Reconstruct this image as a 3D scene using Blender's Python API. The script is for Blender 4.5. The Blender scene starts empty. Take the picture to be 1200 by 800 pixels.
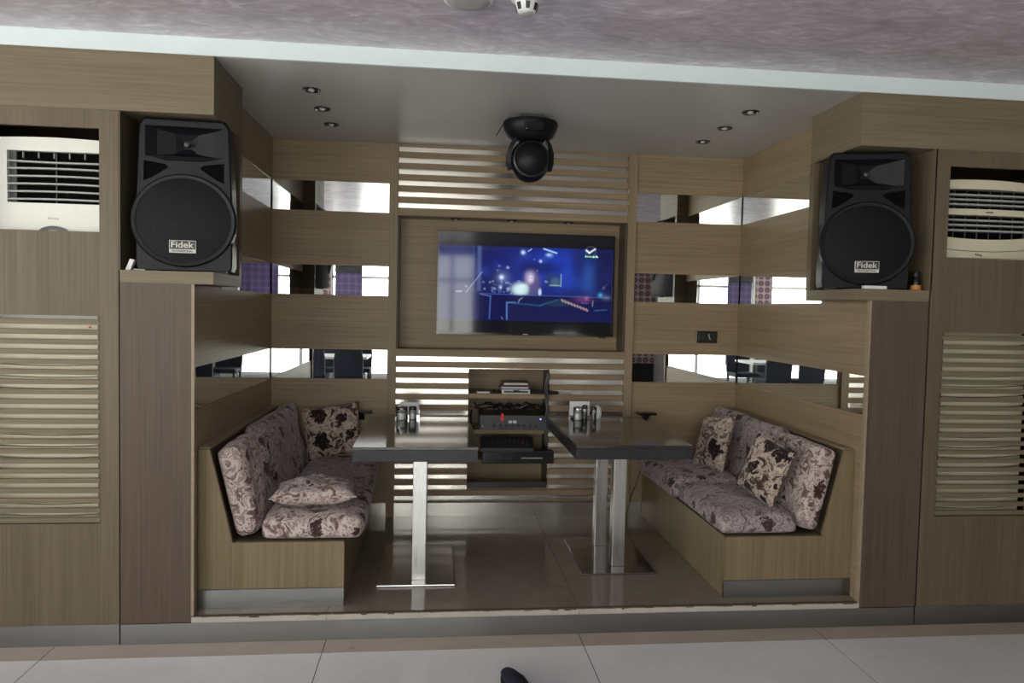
import bpy, bmesh, math, random
import numpy as np
from mathutils import Vector, Matrix

# ------------------------------------------------------------------ camera, light, exposure
SC = bpy.context.scene
COL = SC.collection
cam_d = bpy.data.cameras.new('camera')
cam = bpy.data.objects.new('camera', cam_d)
COL.objects.link(cam)
SC.camera = cam
CX, CY, CZ, YAW, PITCH, ROLL, FPX = 1.1324, -3.5486, 1.6194, 0.1042, -0.0446, 0.0215, 857.77
fw = Vector((math.sin(YAW)*math.cos(PITCH), math.cos(YAW)*math.cos(PITCH), math.sin(PITCH)))
rt = Vector((math.cos(YAW), -math.sin(YAW), 0)); up = rt.cross(fw)
cr, sr = math.cos(ROLL), math.sin(ROLL)
rt2 = cr*rt + sr*up; up2 = -sr*rt + cr*up
cam.matrix_world = Matrix(((rt2.x, up2.x, -fw.x, CX), (rt2.y, up2.y, -fw.y, CY), (rt2.z, up2.z, -fw.z, CZ), (0, 0, 0, 1)))
cam_d.sensor_width = 36.0
cam_d.lens = FPX*36/1200
cam_d.clip_start = 0.05

SC.view_settings.view_transform = 'Standard'
SC.view_settings.look = 'None'
SC.view_settings.gamma = 1.0
SC.view_settings.use_curve_mapping = False
SC.view_settings.exposure = 0.0
SKY = 8.3
SC.cycles.use_denoising = True
SC.cycles.max_bounces = 10
SC.cycles.diffuse_bounces = 5
SC.cycles.glossy_bounces = 7
SC.cycles.transparent_max_bounces = 12
SC.cycles.sample_clamp_indirect = 12.0
SC.cycles.caustics_reflective = True

world = bpy.data.worlds.new('daylight'); SC.world = world
world.use_nodes = True
wn = world.node_tree.nodes; wl = world.node_tree.links
wn.clear()
wo = wn.new('ShaderNodeOutputWorld'); wb = wn.new('ShaderNodeBackground')
wt = wn.new('ShaderNodeTexCoord'); ws = wn.new('ShaderNodeSeparateXYZ'); wr = wn.new('ShaderNodeValToRGB')
wm = wn.new('ShaderNodeMapRange'); wm.inputs[1].default_value = -0.3; wm.inputs[2].default_value = 0.6
wl.new(wt.outputs['Generated'], ws.inputs[0]); wl.new(ws.outputs[2], wm.inputs[0]); wl.new(wm.outputs[0], wr.inputs[0])
wr.color_ramp.elements[0].color = (1.15, 1.12, 1.06, 1)
wr.color_ramp.elements[1].color = (0.62, 0.70, 0.76, 1)
e = wr.color_ramp.elements.new(0.36); e.color = (1.0, 0.965, 0.90, 1)
wl.new(wr.outputs[0], wb.inputs[0]); wb.inputs[1].default_value = SKY
wl.new(wb.outputs[0], wo.inputs[0])

ROOM_X0, ROOM_X1, ROOM_Y0 = -5.0, 8.0, -7.5
CEIL = 2.83
# daylight openings (x0, x1, z0, z1) on the rear wall, (y0, y1, z0, z1) on the far left wall
REAR_WIN = [(-4.7, -1.25, 0.25, 2.70), (-0.88, 2.6, 0.25, 2.70), (3.5, 4.0, 0.25, 1.2), (6.4, 7.2, 0.5, 2.3)]
LEFT_WIN = [(-7.0, -4.0, 0.25, 2.72), (-3.7, -1.2, 0.25, 2.72)]
def portal(loc, rot, sx, sy):
    d = bpy.data.lights.new('window_daylight', 'AREA'); d.shape = 'RECTANGLE'; d.size = sx; d.size_y = sy
    d.cycles.is_portal = True
    o = bpy.data.objects.new('window_daylight', d); o.location = loc; o.rotation_euler = rot; COL.objects.link(o)
for x0, x1, z0, z1 in REAR_WIN:
    portal(((x0+x1)/2, ROOM_Y0-0.12, (z0+z1)/2), (math.radians(90), 0, math.radians(0)), x1-x0, z1-z0)
for y0, y1, z0, z1 in LEFT_WIN:
    portal((ROOM_X0-0.12, (y0+y1)/2, (z0+z1)/2), (math.radians(90), 0, math.radians(-90)), y1-y0, z1-z0)

# ------------------------------------------------------------------ materials
MAT = {}
def new_mat(name):
    m = bpy.data.materials.new(name); m.use_nodes = True
    nt = m.node_tree; b = nt.nodes['Principled BSDF']
    MAT[name] = m
    return m, nt.nodes, nt.links, b
def ramp(n, stops):
    r = n.new('ShaderNodeValToRGB'); el = r.color_ramp.elements
    el[0].position, el[0].color = stops[0][0], (*stops[0][1], 1)
    el[1].position, el[1].color = stops[-1][0], (*stops[-1][1], 1)
    for p, c in stops[1:-1]:
        q = el.new(p); q.color = (*c, 1)
    return r
def coords(n, l, scale=(1, 1, 1), rnd=0.0):
    t = n.new('ShaderNodeTexCoord'); mp = n.new('ShaderNodeMapping'); mp.inputs['Scale'].default_value = scale
    l.new(t.outputs['Object'], mp.inputs['Vector'])
    if rnd:
        oi = n.new('ShaderNodeObjectInfo'); mu = n.new('ShaderNodeMath'); mu.operation = 'MULTIPLY'; mu.inputs[1].default_value = rnd
        cb = n.new('ShaderNodeCombineXYZ')
        l.new(oi.outputs['Random'], mu.inputs[0])
        for i in range(3): l.new(mu.outputs[0], cb.inputs[i])
        l.new(cb.outputs[0], mp.inputs['Location'])
    return mp.outputs[0]
def noise(n, l, vec, scale, detail=4, rough=0.55, dist=0.0):
    t = n.new('ShaderNodeTexNoise'); t.inputs['Scale'].default_value = scale; t.inputs['Detail'].default_value = detail
    t.inputs['Roughness'].default_value = rough; t.inputs['Distortion'].default_value = dist
    l.new(vec, t.inputs['Vector']); return t
def bump(n, l, b, src, strength, dist=0.002):
    bp = n.new('ShaderNodeBump'); bp.inputs['Strength'].default_value = strength; bp.inputs['Distance'].default_value = dist
    l.new(src, bp.inputs['Height']); l.new(bp.outputs[0], b.inputs['Normal'])

def plain(name, col, rough=0.5, metal=0.0, spec=0.5, emit=None, es=0.0):
    m, n, l, b = new_mat(name)
    b.inputs['Base Color'].default_value = (*col, 1); b.inputs['Roughness'].default_value = rough
    b.inputs['Metallic'].default_value = metal; b.inputs['Specular IOR Level'].default_value = spec
    # slight surface unevenness
    t = noise(n, l, coords(n, l), 60, 3)
    mr = n.new('ShaderNodeMapRange'); mr.inputs[3].default_value = rough*0.9; mr.inputs[4].default_value = min(1, rough*1.1)
    l.new(t.outputs['Fac'], mr.inputs[0]); l.new(mr.outputs[0], b.inputs['Roughness'])
    if emit:
        b.inputs['Emission Color'].default_value = (*emit, 1); b.inputs['Emission Strength'].default_value = es
    return m
def wood(name, scale, c0, c1, rough=0.42):
    m, n, l, b = new_mat(name)
    v = coords(n, l, scale)
    a = noise(n, l, v, 1.0, 6, 0.65, 0.15)
    big = noise(n, l, coords(n, l, tuple(0.06*s+0.4 for s in scale)), 1.2, 3)
    mx = n.new('ShaderNodeMix'); mx.data_type = 'FLOAT'; mx.inputs[0].default_value = 0.35
    l.new(a.outputs['Fac'], mx.inputs[2]); l.new(big.outputs['Fac'], mx.inputs[3])
    r = ramp(n, [(0.32, c0), (0.5, tuple((x+y)/2 for x, y in zip(c0, c1))), (0.68, c1)])
    l.new(mx.outputs[0], r.inputs[0]); l.new(r.outputs[0], b.inputs['Base Color'])
    b.inputs['Roughness'].default_value = rough; b.inputs['Specular IOR Level'].default_value = 0.25
    bump(n, l, b, a.outputs['Fac'], 0.12, 0.001)
    return m
WC0, WC1 = (0.215, 0.155, 0.094), (0.365, 0.272, 0.170)
wood('wood_horizontal', (1.3, 1.3, 95), WC0, WC1)  # recess wood, made paler in colour because less light gets in
wood('wood_vertical', (95, 95, 1.3), (0.098, 0.074, 0.047), (0.178, 0.138, 0.092))
wood('wood_post', (95, 95, 1.3), (0.20, 0.145, 0.090), (0.34, 0.255, 0.162))  # vertical grain in the same lightened recess colour
wood('wood_fascia', (1.3, 1.3, 95), (0.135, 0.106, 0.066), (0.230, 0.186, 0.122))
wood('wood_pillar', (95, 95, 1.3), (0.078, 0.053, 0.039), (0.132, 0.094, 0.070))
wood('wood_bench', (110, 110, 1.5), (0.155, 0.117, 0.064), (0.265, 0.205, 0.119))
wood('wood_edge_lit', (40, 40, 40), (0.26, 0.205, 0.14), (0.36, 0.29, 0.20))  # paler than the panels: light on the narrow edge put into colour
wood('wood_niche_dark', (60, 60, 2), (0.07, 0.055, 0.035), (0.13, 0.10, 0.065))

def brushed(name, scale, col, rough):
    m, n, l, b = new_mat(name)
    b.inputs['Metallic'].default_value = 1.0
    a = noise(n, l, coords(n, l, scale), 1.0, 3, 0.5)
    r = ramp(n, [(0.3, tuple(0.90*c for c in col)), (0.7, col)])
    l.new(a.outputs['Fac'], r.inputs[0]); l.new(r.outputs[0], b.inputs['Base Color'])
    mr = n.new('ShaderNodeMapRange'); mr.inputs[3].default_value = rough*0.9; mr.inputs[4].default_value = rough*1.1
    l.new(a.outputs['Fac'], mr.inputs[0]); l.new(mr.outputs[0], b.inputs['Roughness'])
    return m
brushed('steel_backing', (3, 3, 220), (0.66, 0.62, 0.57), 0.2)
brushed('steel_plinth', (4, 4, 200), (0.27, 0.265, 0.26), 0.36)
brushed('steel_post', (200, 200, 4), (0.58, 0.57, 0.55), 0.28)
brushed('steel_base', (4, 200, 4), (0.50, 0.48, 0.46), 0.12)
plain('chrome', (0.75, 0.75, 0.75), 0.08, 1.0)
plain('dark_chrome', (0.30, 0.29, 0.28), 0.2, 1.0)

m, n, l, b = new_mat('mirror_glass')
b.inputs['Metallic'].default_value = 1.0; b.inputs['Roughness'].default_value = 0.004
b.inputs['Base Color'].default_value = (0.80, 0.82, 0.80, 1)
dn = noise(n, l, coords(n, l), 8, 3)
dr = ramp(n, [(0.3, (0.78, 0.80, 0.78)), (0.7, (0.84, 0.86, 0.84))]); l.new(dn.outputs['Fac'], dr.inputs[0]); l.new(dr.outputs[0], b.inputs['Base Color'])

m, n, l, b = new_mat('window_glass')
n.remove(b)
gt = n.new('ShaderNodeBsdfTransparent'); gg = n.new('ShaderNodeBsdfGlossy'); gm = n.new('ShaderNodeMixShader')
gg.inputs['Roughness'].default_value = 0.02; gm.inputs[0].default_value = 0.06; gt.inputs[0].default_value = (0.95, 0.97, 0.96, 1)
l.new(gt.outputs[0], gm.inputs[1]); l.new(gg.outputs[0], gm.inputs[2]); l.new(gm.outputs[0], n['Material Output'].inputs[0])

m, n, l, b = new_mat('drinking_glass')
n.remove(b)
gt = n.new('ShaderNodeBsdfTransparent'); gg = n.new('ShaderNodeBsdfGlossy'); gm = n.new('ShaderNodeMixShader'); lw = n.new('ShaderNodeLayerWeight')
gg.inputs['Roughness'].default_value = 0.03; lw.inputs[0].default_value = 0.35; gt.inputs[0].default_value = (0.9, 0.92, 0.92, 1)
l.new(lw.outputs['Fresnel'], gm.inputs[0]); l.new(gt.outputs[0], gm.inputs[1]); l.new(gg.outputs[0], gm.inputs[2]); l.new(gm.outputs[0], n['Material Output'].inputs[0])

# plaster ceiling with a swirled trowel pattern
m, n, l, b = new_mat('mauve_plaster')
v = coords(n, l, (1.0, 2.0, 1.0))
a = noise(n, l, v, 2.0, 7, 0.60, 2.2); c = noise(n, l, coords(n, l, (1.6, 3.2, 1.6)), 2.8, 5, 0.6, 3.0)
mx = n.new('ShaderNodeMix'); mx.data_type = 'FLOAT'; mx.inputs[0].default_value = 0.5
l.new(a.outputs['Fac'], mx.inputs[2]); l.new(c.outputs['Fac'], mx.inputs[3])
r = ramp(n, [(0.34, (0.47, 0.415, 0.47)), (0.47, (0.58, 0.52, 0.58)), (0.55, (0.68, 0.62, 0.69)), (0.66, (0.90, 0.85, 0.93))])
l.new(mx.outputs[0], r.inputs[0]); l.new(r.outputs[0], b.inputs['Base Color']); b.inputs['Roughness'].default_value = 0.26
bump(n, l, b, mx.outputs[0], 0.15, 0.003)

def mottled(name, c0, c1, sc, rough, spec=0.5, tiles=None, grout=(0.12, 0.10, 0.08)):
    m, n, l, b = new_mat(name)
    a = noise(n, l, coords(n, l), sc, 6, 0.65, 0.4)
    f = noise(n, l, coords(n, l), sc*14, 3, 0.6)
    mx = n.new('ShaderNodeMix'); mx.data_type = 'FLOAT'; mx.inputs[0].default_value = 0.4
    l.new(a.outputs['Fac'], mx.inputs[2]); l.new(f.outputs['Fac'], mx.inputs[3])
    r = ramp(n, [(0.33, c0), (0.66, c1)]); l.new(mx.outputs[0], r.inputs[0])
    l.new(r.outputs[0], b.inputs['Base Color'])
    b.inputs['Roughness'].default_value = rough; b.inputs['Specular IOR Level'].default_value = spec
    mr = n.new('ShaderNodeMapRange'); mr.inputs[3].default_value = rough*0.75; mr.inputs[4].default_value = rough*1.25
    l.new(a.outputs['Fac'], mr.inputs[0]); l.new(mr.outputs[0], b.inputs['Roughness'])
    return m
mottled('grey_floor_tile', (0.74, 0.735, 0.73), (0.83, 0.825, 0.82), 2.2, 0.24)
mottled('tan_floor_tile', (0.40, 0.335, 0.26), (0.50, 0.425, 0.34), 6, 0.3)
mottled('platform_stone', (0.21, 0.175, 0.135), (0.27, 0.23, 0.18), 7, 0.10, 0.6)
mottled('cream_stone', (0.40, 0.365, 0.31), (0.50, 0.465, 0.41), 9, 0.35)
mottled('grime', (0.05, 0.036, 0.022), (0.15, 0.115, 0.075), 30, 0.85, 0.2)
mottled('grout', (0.06, 0.05, 0.04), (0.10, 0.085, 0.07), 9, 0.9)
mottled('recess_ceiling_paint', (0.52, 0.505, 0.48), (0.56, 0.545, 0.52), 3, 0.4)
mottled('white_paint', (0.68, 0.76, 0.77), (0.72, 0.79, 0.80), 3, 0.5)
mottled('room_paint', (0.40, 0.385, 0.36), (0.46, 0.445, 0.42), 3, 0.7)
mottled('dark_stone_top', (0.020, 0.018, 0.017), (0.032, 0.029, 0.027), 20, 0.10, 0.75)
mottled('stone_edge', (0.022, 0.021, 0.024), (0.034, 0.032, 0.036), 20, 0.3, 0.3)
mottled('ac_white', (0.74, 0.74, 0.67), (0.79, 0.79, 0.72), 4, 0.35)
mottled('ac_cream', (0.66, 0.60, 0.44), (0.72, 0.66, 0.50), 4, 0.35)
plain('ac_slat', (0.38, 0.38, 0.37), 0.45)
plain('ac_fin', (0.08, 0.08, 0.08), 0.6)
plain('black_void', (0.003, 0.003, 0.003), 0.9, 0, 0.05)  # flat black for the shade inside grilles and speaker cut-outs
plain('black_plastic', (0.012, 0.012, 0.013), 0.35)
plain('speaker_plastic', (0.0065, 0.0072, 0.010), 0.42, 0, 0.22)
plain('gloss_black', (0.006, 0.006, 0.007), 0.12)
plain('grey_metal', (0.05, 0.052, 0.055), 0.4, 0.3)
plain('badge_silver', (0.60, 0.58, 0.53), 0.4)
plain('badge_black', (0.015, 0.015, 0.015), 0.4)
plain('white_plastic', (0.78, 0.78, 0.76), 0.4)
plain('paper_white', (0.80, 0.80, 0.82), 0.7)
plain('red_plastic', (0.55, 0.02, 0.015), 0.35, emit=(0.8, 0.02, 0.01), es=0.15)
plain('purple_case', (0.10, 0.04, 0.12), 0.3)
plain('orange_band', (0.55, 0.22, 0.05), 0.5)
plain('salt_fill', (0.70, 0.69, 0.68), 0.8)
plain('pepper_fill', (0.10, 0.09, 0.06), 0.9)
plain('blue_led', (0.1, 0.15, 0.9), 0.3, emit=(0.15, 0.2, 1.0), es=6.0)
plain('green_led', (0.1, 0.5, 0.1), 0.3, emit=(0.3, 0.7, 0.15), es=0.6)
plain('navy_cloth', (0.010, 0.013, 0.028), 0.8)
plain('navy_leather', (0.009, 0.010, 0.022), 0.6, 0, 0.25)
plain('dark_wood_leg', (0.03, 0.02, 0.015), 0.4)
plain('dark_table', (0.04, 0.03, 0.025), 0.25)
plain('white_frame', (0.72, 0.71, 0.68), 0.5)
plain('lamp_lens', (0.55, 0.55, 0.52), 0.15)
plain('grey_print', (0.45, 0.44, 0.42), 0.6)

# speaker grille mesh
m, n, l, b = new_mat('grille_mesh')
vo = n.new('ShaderNodeTexVoronoi'); vo.inputs['Scale'].default_value = 95; vo.inputs['Randomness'].default_value = 0.0
l.new(coords(n, l, (1, 0, 1)), vo.inputs['Vector'])
r = ramp(n, [(0.25, (0.001, 0.001, 0.001)), (0.42, (0.008, 0.0085, 0.010))])
l.new(vo.outputs['Distance'], r.inputs[0]); l.new(r.outputs[0], b.inputs['Base Color']); b.inputs['Roughness'].default_value = 0.5; b.inputs['Specular IOR Level'].default_value = 0.15
bump(n, l, b, vo.outputs['Distance'], 0.5, 0.002)

# damask velvet
def damask(name, cream, ground, brown, dark, k=1.0, lf=0.0, fl=0.0):
    m, n, l, b = new_mat(name)
    v0 = coords(n, l, (1, 1, 1), 3.0)
    wz = noise(n, l, v0, 9, 2, 0.5)
    ad = n.new('ShaderNodeVectorMath'); ad.operation = 'MULTIPLY_ADD'; ad.inputs[1].default_value = (0.10, 0.10, 0.10)
    l.new(wz.outputs['Color'], ad.inputs[0]); l.new(v0, ad.inputs[2]); v = ad.outputs[0]
    big = n.new('ShaderNodeTexVoronoi'); big.inputs['Scale'].default_value = 5.6*k; big.inputs['Randomness'].default_value = 0.6; l.new(v, big.inputs['Vector'])
    pet = n.new('ShaderNodeTexVoronoi'); pet.inputs['Scale'].default_value = 36*k; pet.inputs['Randomness'].default_value = 0.7; l.new(v0, pet.inputs['Vector'])
    rag = noise(n, l, v0, 34*k, 3, 0.6)
    # leaves, scrolls and pale outlines
    leaf = noise(n, l, v0, 13*k, 5, 0.62, 1.4)
    lr = ramp(n, [(0.36+lf, brown), (0.44+lf*0.8, tuple(0.6*a+0.4*c for a, c in zip(brown, cream))), (0.47+lf*0.7, cream), (0.54+lf*0.3, cream), (0.57+lf*0.3, tuple(0.5*a+0.5*c for a, c in zip(brown, ground))), (0.62, ground), (0.75, cream)])
    l.new(leaf.outputs['Fac'], lr.inputs[0])
    # flower heads of dark petals
    pr = ramp(n, [(0.05, tuple(0.45*a+0.55*c for a, c in zip(dark, ground))), (0.32, tuple(0.8*a+0.2*c for a, c in zip(dark, brown))), (0.55, dark)])
    l.new(pet.outputs['Distance'], pr.inputs[0])
    fm = n.new('ShaderNodeMath'); fm.operation = 'MULTIPLY_ADD'; fm.inputs[1].default_value = 0.62
    l.new(rag.outputs['Fac'], fm.inputs[0]); l.new(big.outputs['Distance'], fm.inputs[2])
    fr = ramp(n, [(0.50+fl, (1, 1, 1)), (0.56+fl, (0, 0, 0))]); l.new(fm.outputs[0], fr.inputs[0])
    hr = ramp(n, [(0.56+fl, (1, 1, 1)), (0.63+fl, (0, 0, 0))]); l.new(fm.outputs[0], hr.inputs[0])
    m1 = n.new('ShaderNodeMix'); m1.data_type = 'RGBA'; m1.inputs[7].default_value = (*cream, 1)
    l.new(hr.outputs[0], m1.inputs[0]); l.new(lr.outputs[0], m1.inputs[6])
    m2 = n.new('ShaderNodeMix'); m2.data_type = 'RGBA'
    l.new(fr.outputs[0], m2.inputs[0]); l.new(m1.outputs[2], m2.inputs[6]); l.new(pr.outputs[0], m2.inputs[7])
    l.new(m2.outputs[2], b.inputs['Base Color']); b.inputs['Roughness'].default_value = 0.75
    b.inputs['Specular IOR Level'].default_value = 0.25
    b.inputs['Sheen Weight'].default_value = 0.25; b.inputs['Sheen Roughness'].default_value = 0.4
    b.inputs['Sheen Tint'].default_value = (0.9, 0.82, 0.88, 1)
    fz = noise(n, l, v0, 60, 3); bump(n, l, b, fz.outputs['Fac'], 0.2, 0.003)
    return m
damask('velvet_damask', (0.40, 0.33, 0.33), (0.27, 0.215, 0.225), (0.125, 0.08, 0.08), (0.05, 0.026, 0.028), 1.2, 0.02, 0.04)
damask('velvet_damask_pale', (0.58, 0.48, 0.44), (0.33, 0.25, 0.245), (0.14, 0.08, 0.07), (0.045, 0.02, 0.021), 1.2, 0.03, 0.06)
damask('velvet_damask_bold', (0.54, 0.44, 0.36), (0.34, 0.25, 0.20), (0.060, 0.030, 0.024), (0.016, 0.007, 0.008), 1.05, 0.06, 0.14)

# purple blind with a grid of rings
def ring_print(name, stops, translucent):
    m, n, l, b = new_mat(name)
    v = coords(n, l, (7.5, 7.5, 7.5))
    vm = n.new('ShaderNodeVectorMath'); vm.operation = 'FRACTION'; l.new(v, vm.inputs[0])
    sx = n.new('ShaderNodeSeparateXYZ'); l.new(vm.outputs[0], sx.inputs[0])
    cb = n.new('ShaderNodeCombineXYZ'); l.new(sx.outputs[0], cb.inputs[0]); l.new(sx.outputs[2], cb.inputs[1])
    ds = n.new('ShaderNodeVectorMath'); ds.operation = 'DISTANCE'; ds.inputs[1].default_value = (0.5, 0.5, 0); l.new(cb.outputs[0], ds.inputs[0])
    r = ramp(n, stops)
    l.new(ds.outputs['Value'], r.inputs[0]); l.new(r.outputs[0], b.inputs['Base Color']); b.inputs['Roughness'].default_value = 0.7
    if translucent:
        tr = n.new('ShaderNodeBsdfTranslucent'); l.new(r.outputs[0], tr.inputs[0]); ms = n.new('ShaderNodeMixShader'); ms.inputs[0].default_value = translucent
        l.new(b.outputs[0], ms.inputs[1]); l.new(tr.outputs[0], ms.inputs[2]); l.new(ms.outputs[0], n['Material Output'].inputs[0])
ring_print('ring_print_blind', [(0.10, (0.13, 0.105, 0.20)), (0.15, (0.17, 0.14, 0.25)), (0.22, (0.13, 0.105, 0.20)), (0.40, (0.14, 0.11, 0.21)), (0.44, (0.20, 0.165, 0.28))], 0.4)
ring_print('ring_print_panel', [(0.10, (0.10, 0.065, 0.10)), (0.15, (0.30, 0.21, 0.22)), (0.22, (0.10, 0.065, 0.10)), (0.40, (0.11, 0.07, 0.11)), (0.44, (0.42, 0.30, 0.28))], 0.0)

# television picture (colours stored per vertex)
m, n, l, b = new_mat('tv_picture')
at = n.new('ShaderNodeAttribute'); at.attribute_name = 'picture'
b.inputs['Base Color'].default_value = (0.006, 0.006, 0.008, 1); b.inputs['Roughness'].default_value = 0.06
l.new(at.outputs['Color'], b.inputs['Emission Color']); b.inputs['Emission Strength'].default_value = 1.0

# ------------------------------------------------------------------ geometry helpers
def finish(o, label=None, cat=None, group=None, kind=None):
    if label: o['label'] = label
    if cat: o['category'] = cat
    if group: o['group'] = group
    if kind: o['kind'] = kind
    return o
def thing(name, loc, label, cat, group=None, rotz=0.0):
    o = bpy.data.objects.new(name, None); o.empty_display_size = 0.05; COL.objects.link(o)
    o.location = loc; o.rotation_euler = (0, 0, rotz)
    return finish(o, label, cat, group)
def world_off(p):
    v = Vector((0, 0, 0))
    while p is not None:
        v += p.location; p = p.parent
    return v
class MB:
    def __init__(s): s.bm = bmesh.new()
    def box(s, x0, x1, y0, y1, z0, z1, bev=0.0, seg=2):
        bm = s.bm if bev == 0 else bmesh.new()
        vs = [bm.verts.new((x, y, z)) for x in (x0, x1) for y in (y0, y1) for z in (z0, z1)]
        for f in ((0, 1, 3, 2), (4, 6, 7, 5), (0, 4, 5, 1), (2, 3, 7, 6), (0, 2, 6, 4), (1, 5, 7, 3)):
            bm.faces.new([vs[i] for i in f])
        if bev:
            bmesh.ops.bevel(bm, geom=list(bm.edges), offset=bev, segments=seg, profile=0.6, affect='EDGES')
            s.merge(bm)
        return s
    def merge(s, bm, mat=None):
        if mat is not None: bmesh.ops.transform(bm, matrix=mat, verts=bm.verts)
        me = bpy.data.meshes.new('t'); bm.to_mesh(me); bm.free(); s.bm.from_mesh(me); bpy.data.meshes.remove(me)
        return s
    def prism(s, pts, axis, a, b, bev=0.0):
        # pts are 2-D: axis 'y' -> (x, z); 'x' -> (y, z); 'z' -> (x, y)
        bm = bmesh.new()
        def P(p, t):
            return {'y': (p[0], t, p[1]), 'x': (t, p[0], p[1]), 'z': (p[0], p[1], t)}[axis]
        A = [bm.verts.new(P(p, a)) for p in pts]; B = [bm.verts.new(P(p, b)) for p in pts]
        bm.faces.new(A); bm.faces.new(B[::-1])
        for i in range(len(pts)):
            j = (i+1) % len(pts); bm.faces.new((A[j], A[i], B[i], B[j]))
        bmesh.ops.recalc_face_normals(bm, faces=bm.faces)
        if bev: bmesh.ops.bevel(bm, geom=list(bm.edges), offset=bev, segments=2, profile=0.6, affect='EDGES')
        return s.merge(bm)
    def lathe(s, prof, c, seg=32, axis='z', sc=(1, 1), cap=True):
        # prof: list of (r, t) along the axis from centre c
        bm = bmesh.new(); rings = []
        for r, t in prof:
            ring = []
            for k in range(seg):
                a = 2*math.pi*k/seg; u, w = r*math.cos(a)*sc[0], r*math.sin(a)*sc[1]
                p = {'z': (u, w, t), 'y': (u, t, w), 'x': (t, u, w)}[axis]
                ring.append(bm.verts.new((c[0]+p[0], c[1]+p[1], c[2]+p[2])))
            rings.append(ring)
        for i in range(len(rings)-1):
            for k in range(seg):
                j = (k+1) % seg
                bm.faces.new((rings[i][k], rings[i][j], rings[i+1][j], rings[i+1][k]))
        if cap:
            bm.faces.new(rings[0][::-1]); bm.faces.new(rings[-1])
        bmesh.ops.recalc_face_normals(bm, faces=bm.faces)
        return s.merge(bm)
    def tube(s, pts, r, seg=8):
        pts = [Vector(p) for p in pts]; bm = bmesh.new(); rings = []
        for i, p in enumerate(pts):
            d = (pts[min(i+1, len(pts)-1)]-pts[max(i-1, 0)]).normalized()
            a = d.orthogonal().normalized() if i == 0 else (ref - d*ref.dot(d)).normalized()
            ref = a; bb = d.cross(a)
            rings.append([bm.verts.new(p + r*(math.cos(2*math.pi*k/seg)*a + math.sin(2*math.pi*k/seg)*bb)) for k in range(seg)])
        for i in range(len(rings)-1):
            for k in range(seg):
                j = (k+1) % seg; bm.faces.new((rings[i][k], rings[i][j], rings[i+1][j], rings[i+1][k]))
        bm.faces.new(rings[0][::-1]); bm.faces.new(rings[-1])
        bmesh.ops.recalc_face_normals(bm, faces=bm.faces)
        return s.merge(bm)
    def loft(s, loops, cap0=True, cap1=True):
        bm = bmesh.new(); R = [[bm.verts.new(p) for p in lp] for lp in loops]; k = len(R[0])
        for i in range(len(R)-1):
            for a in range(k):
                c = (a+1) % k; bm.faces.new((R[i][a], R[i][c], R[i+1][c], R[i+1][a]))
        if cap0: bm.faces.new(R[0][::-1])
        if cap1: bm.faces.new(R[-1])
        bmesh.ops.recalc_face_normals(bm, faces=bm.faces)
        return s.merge(bm)
    def build(s, name, mat, parent=None, smooth=False, local=False, label=None):
        bmesh.ops.recalc_face_normals(s.bm, faces=s.bm.faces)
        me = bpy.data.meshes.new(name)
        if parent is not None and not local:
            off = world_off(parent)
            bmesh.ops.translate(s.bm, verts=s.bm.verts, vec=-off)
        s.bm.to_mesh(me); s.bm.free()
        me.materials.append(MAT[mat])
        if smooth:
            me.polygons.foreach_set('use_smooth', [True]*len(me.polygons))
            try: me.set_sharp_from_angle(angle=math.radians(40))
            except Exception: pass
        o = bpy.data.objects.new(name, me); COL.objects.link(o)
        if parent is not None: o.parent = parent
        if label: o['label'] = label
        return o
def struct(name, mb, mat, smooth=False):
    return finish(mb.build(name, mat, None, smooth), kind='structure')
def single(name, mb, mat, label, cat, group=None, loc=None, smooth=False):
    # a one-mesh thing whose origin sits at loc
    if loc is not None: bmesh.ops.translate(mb.bm, verts=mb.bm.verts, vec=-Vector(loc))
    o = mb.build(name, mat, None, smooth)
    if loc is not None: o.location = loc
    return finish(o, label, cat, group)
def copy_tree(o, parent=None):
    c = o.copy(); COL.objects.link(c)
    if parent is not None: c.parent = parent
    for ch in list(o.children): copy_tree(ch, c)
    return c
def text_mesh(body, size, name, mat, parent, loc, width=None, depth=0.0006, bold=0.0):
    cu = bpy.data.curves.new(name, 'FONT'); cu.body = body; cu.size = size; cu.align_x = 'CENTER'; cu.align_y = 'CENTER'
    cu.extrude = depth; cu.offset = bold
    t = bpy.data.objects.new('t', cu); COL.objects.link(t)
    dg = bpy.context.evaluated_depsgraph_get(); me = bpy.data.meshes.new_from_object(t.evaluated_get(dg))
    bpy.data.objects.remove(t); bpy.data.curves.remove(cu)
    xs = [v.co.x for v in me.vertices]; w = max(xs)-min(xs); k = (width/w) if width else 1.0; mid = (max(xs)+min(xs))/2
    for v in me.vertices:
        x, y, z = v.co; v.co = ((x-mid)*k, -z, y)
    me.materials.clear(); me.materials.append(MAT[mat]); me.name = name
    o = bpy.data.objects.new(name, me); COL.objects.link(o); o.parent = parent; o.location = loc
    return o

# ------------------------------------------------------------------ the setting
W, D = 3.355, 1.666
ZP, ZS = 0.13, 0.10               # platform height, steel kick height
ZFB, ZFT = 2.483, 2.75            # fascia
SHELF0, SHELF1 = 1.703, 1.76      # speaker shelf
SL, SR = -0.32, 3.663             # seams between pillar and outer panel
NX = 0.097                        # how far the speaker niche juts into the recess
ND = 0.455                        # niche depth

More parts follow.
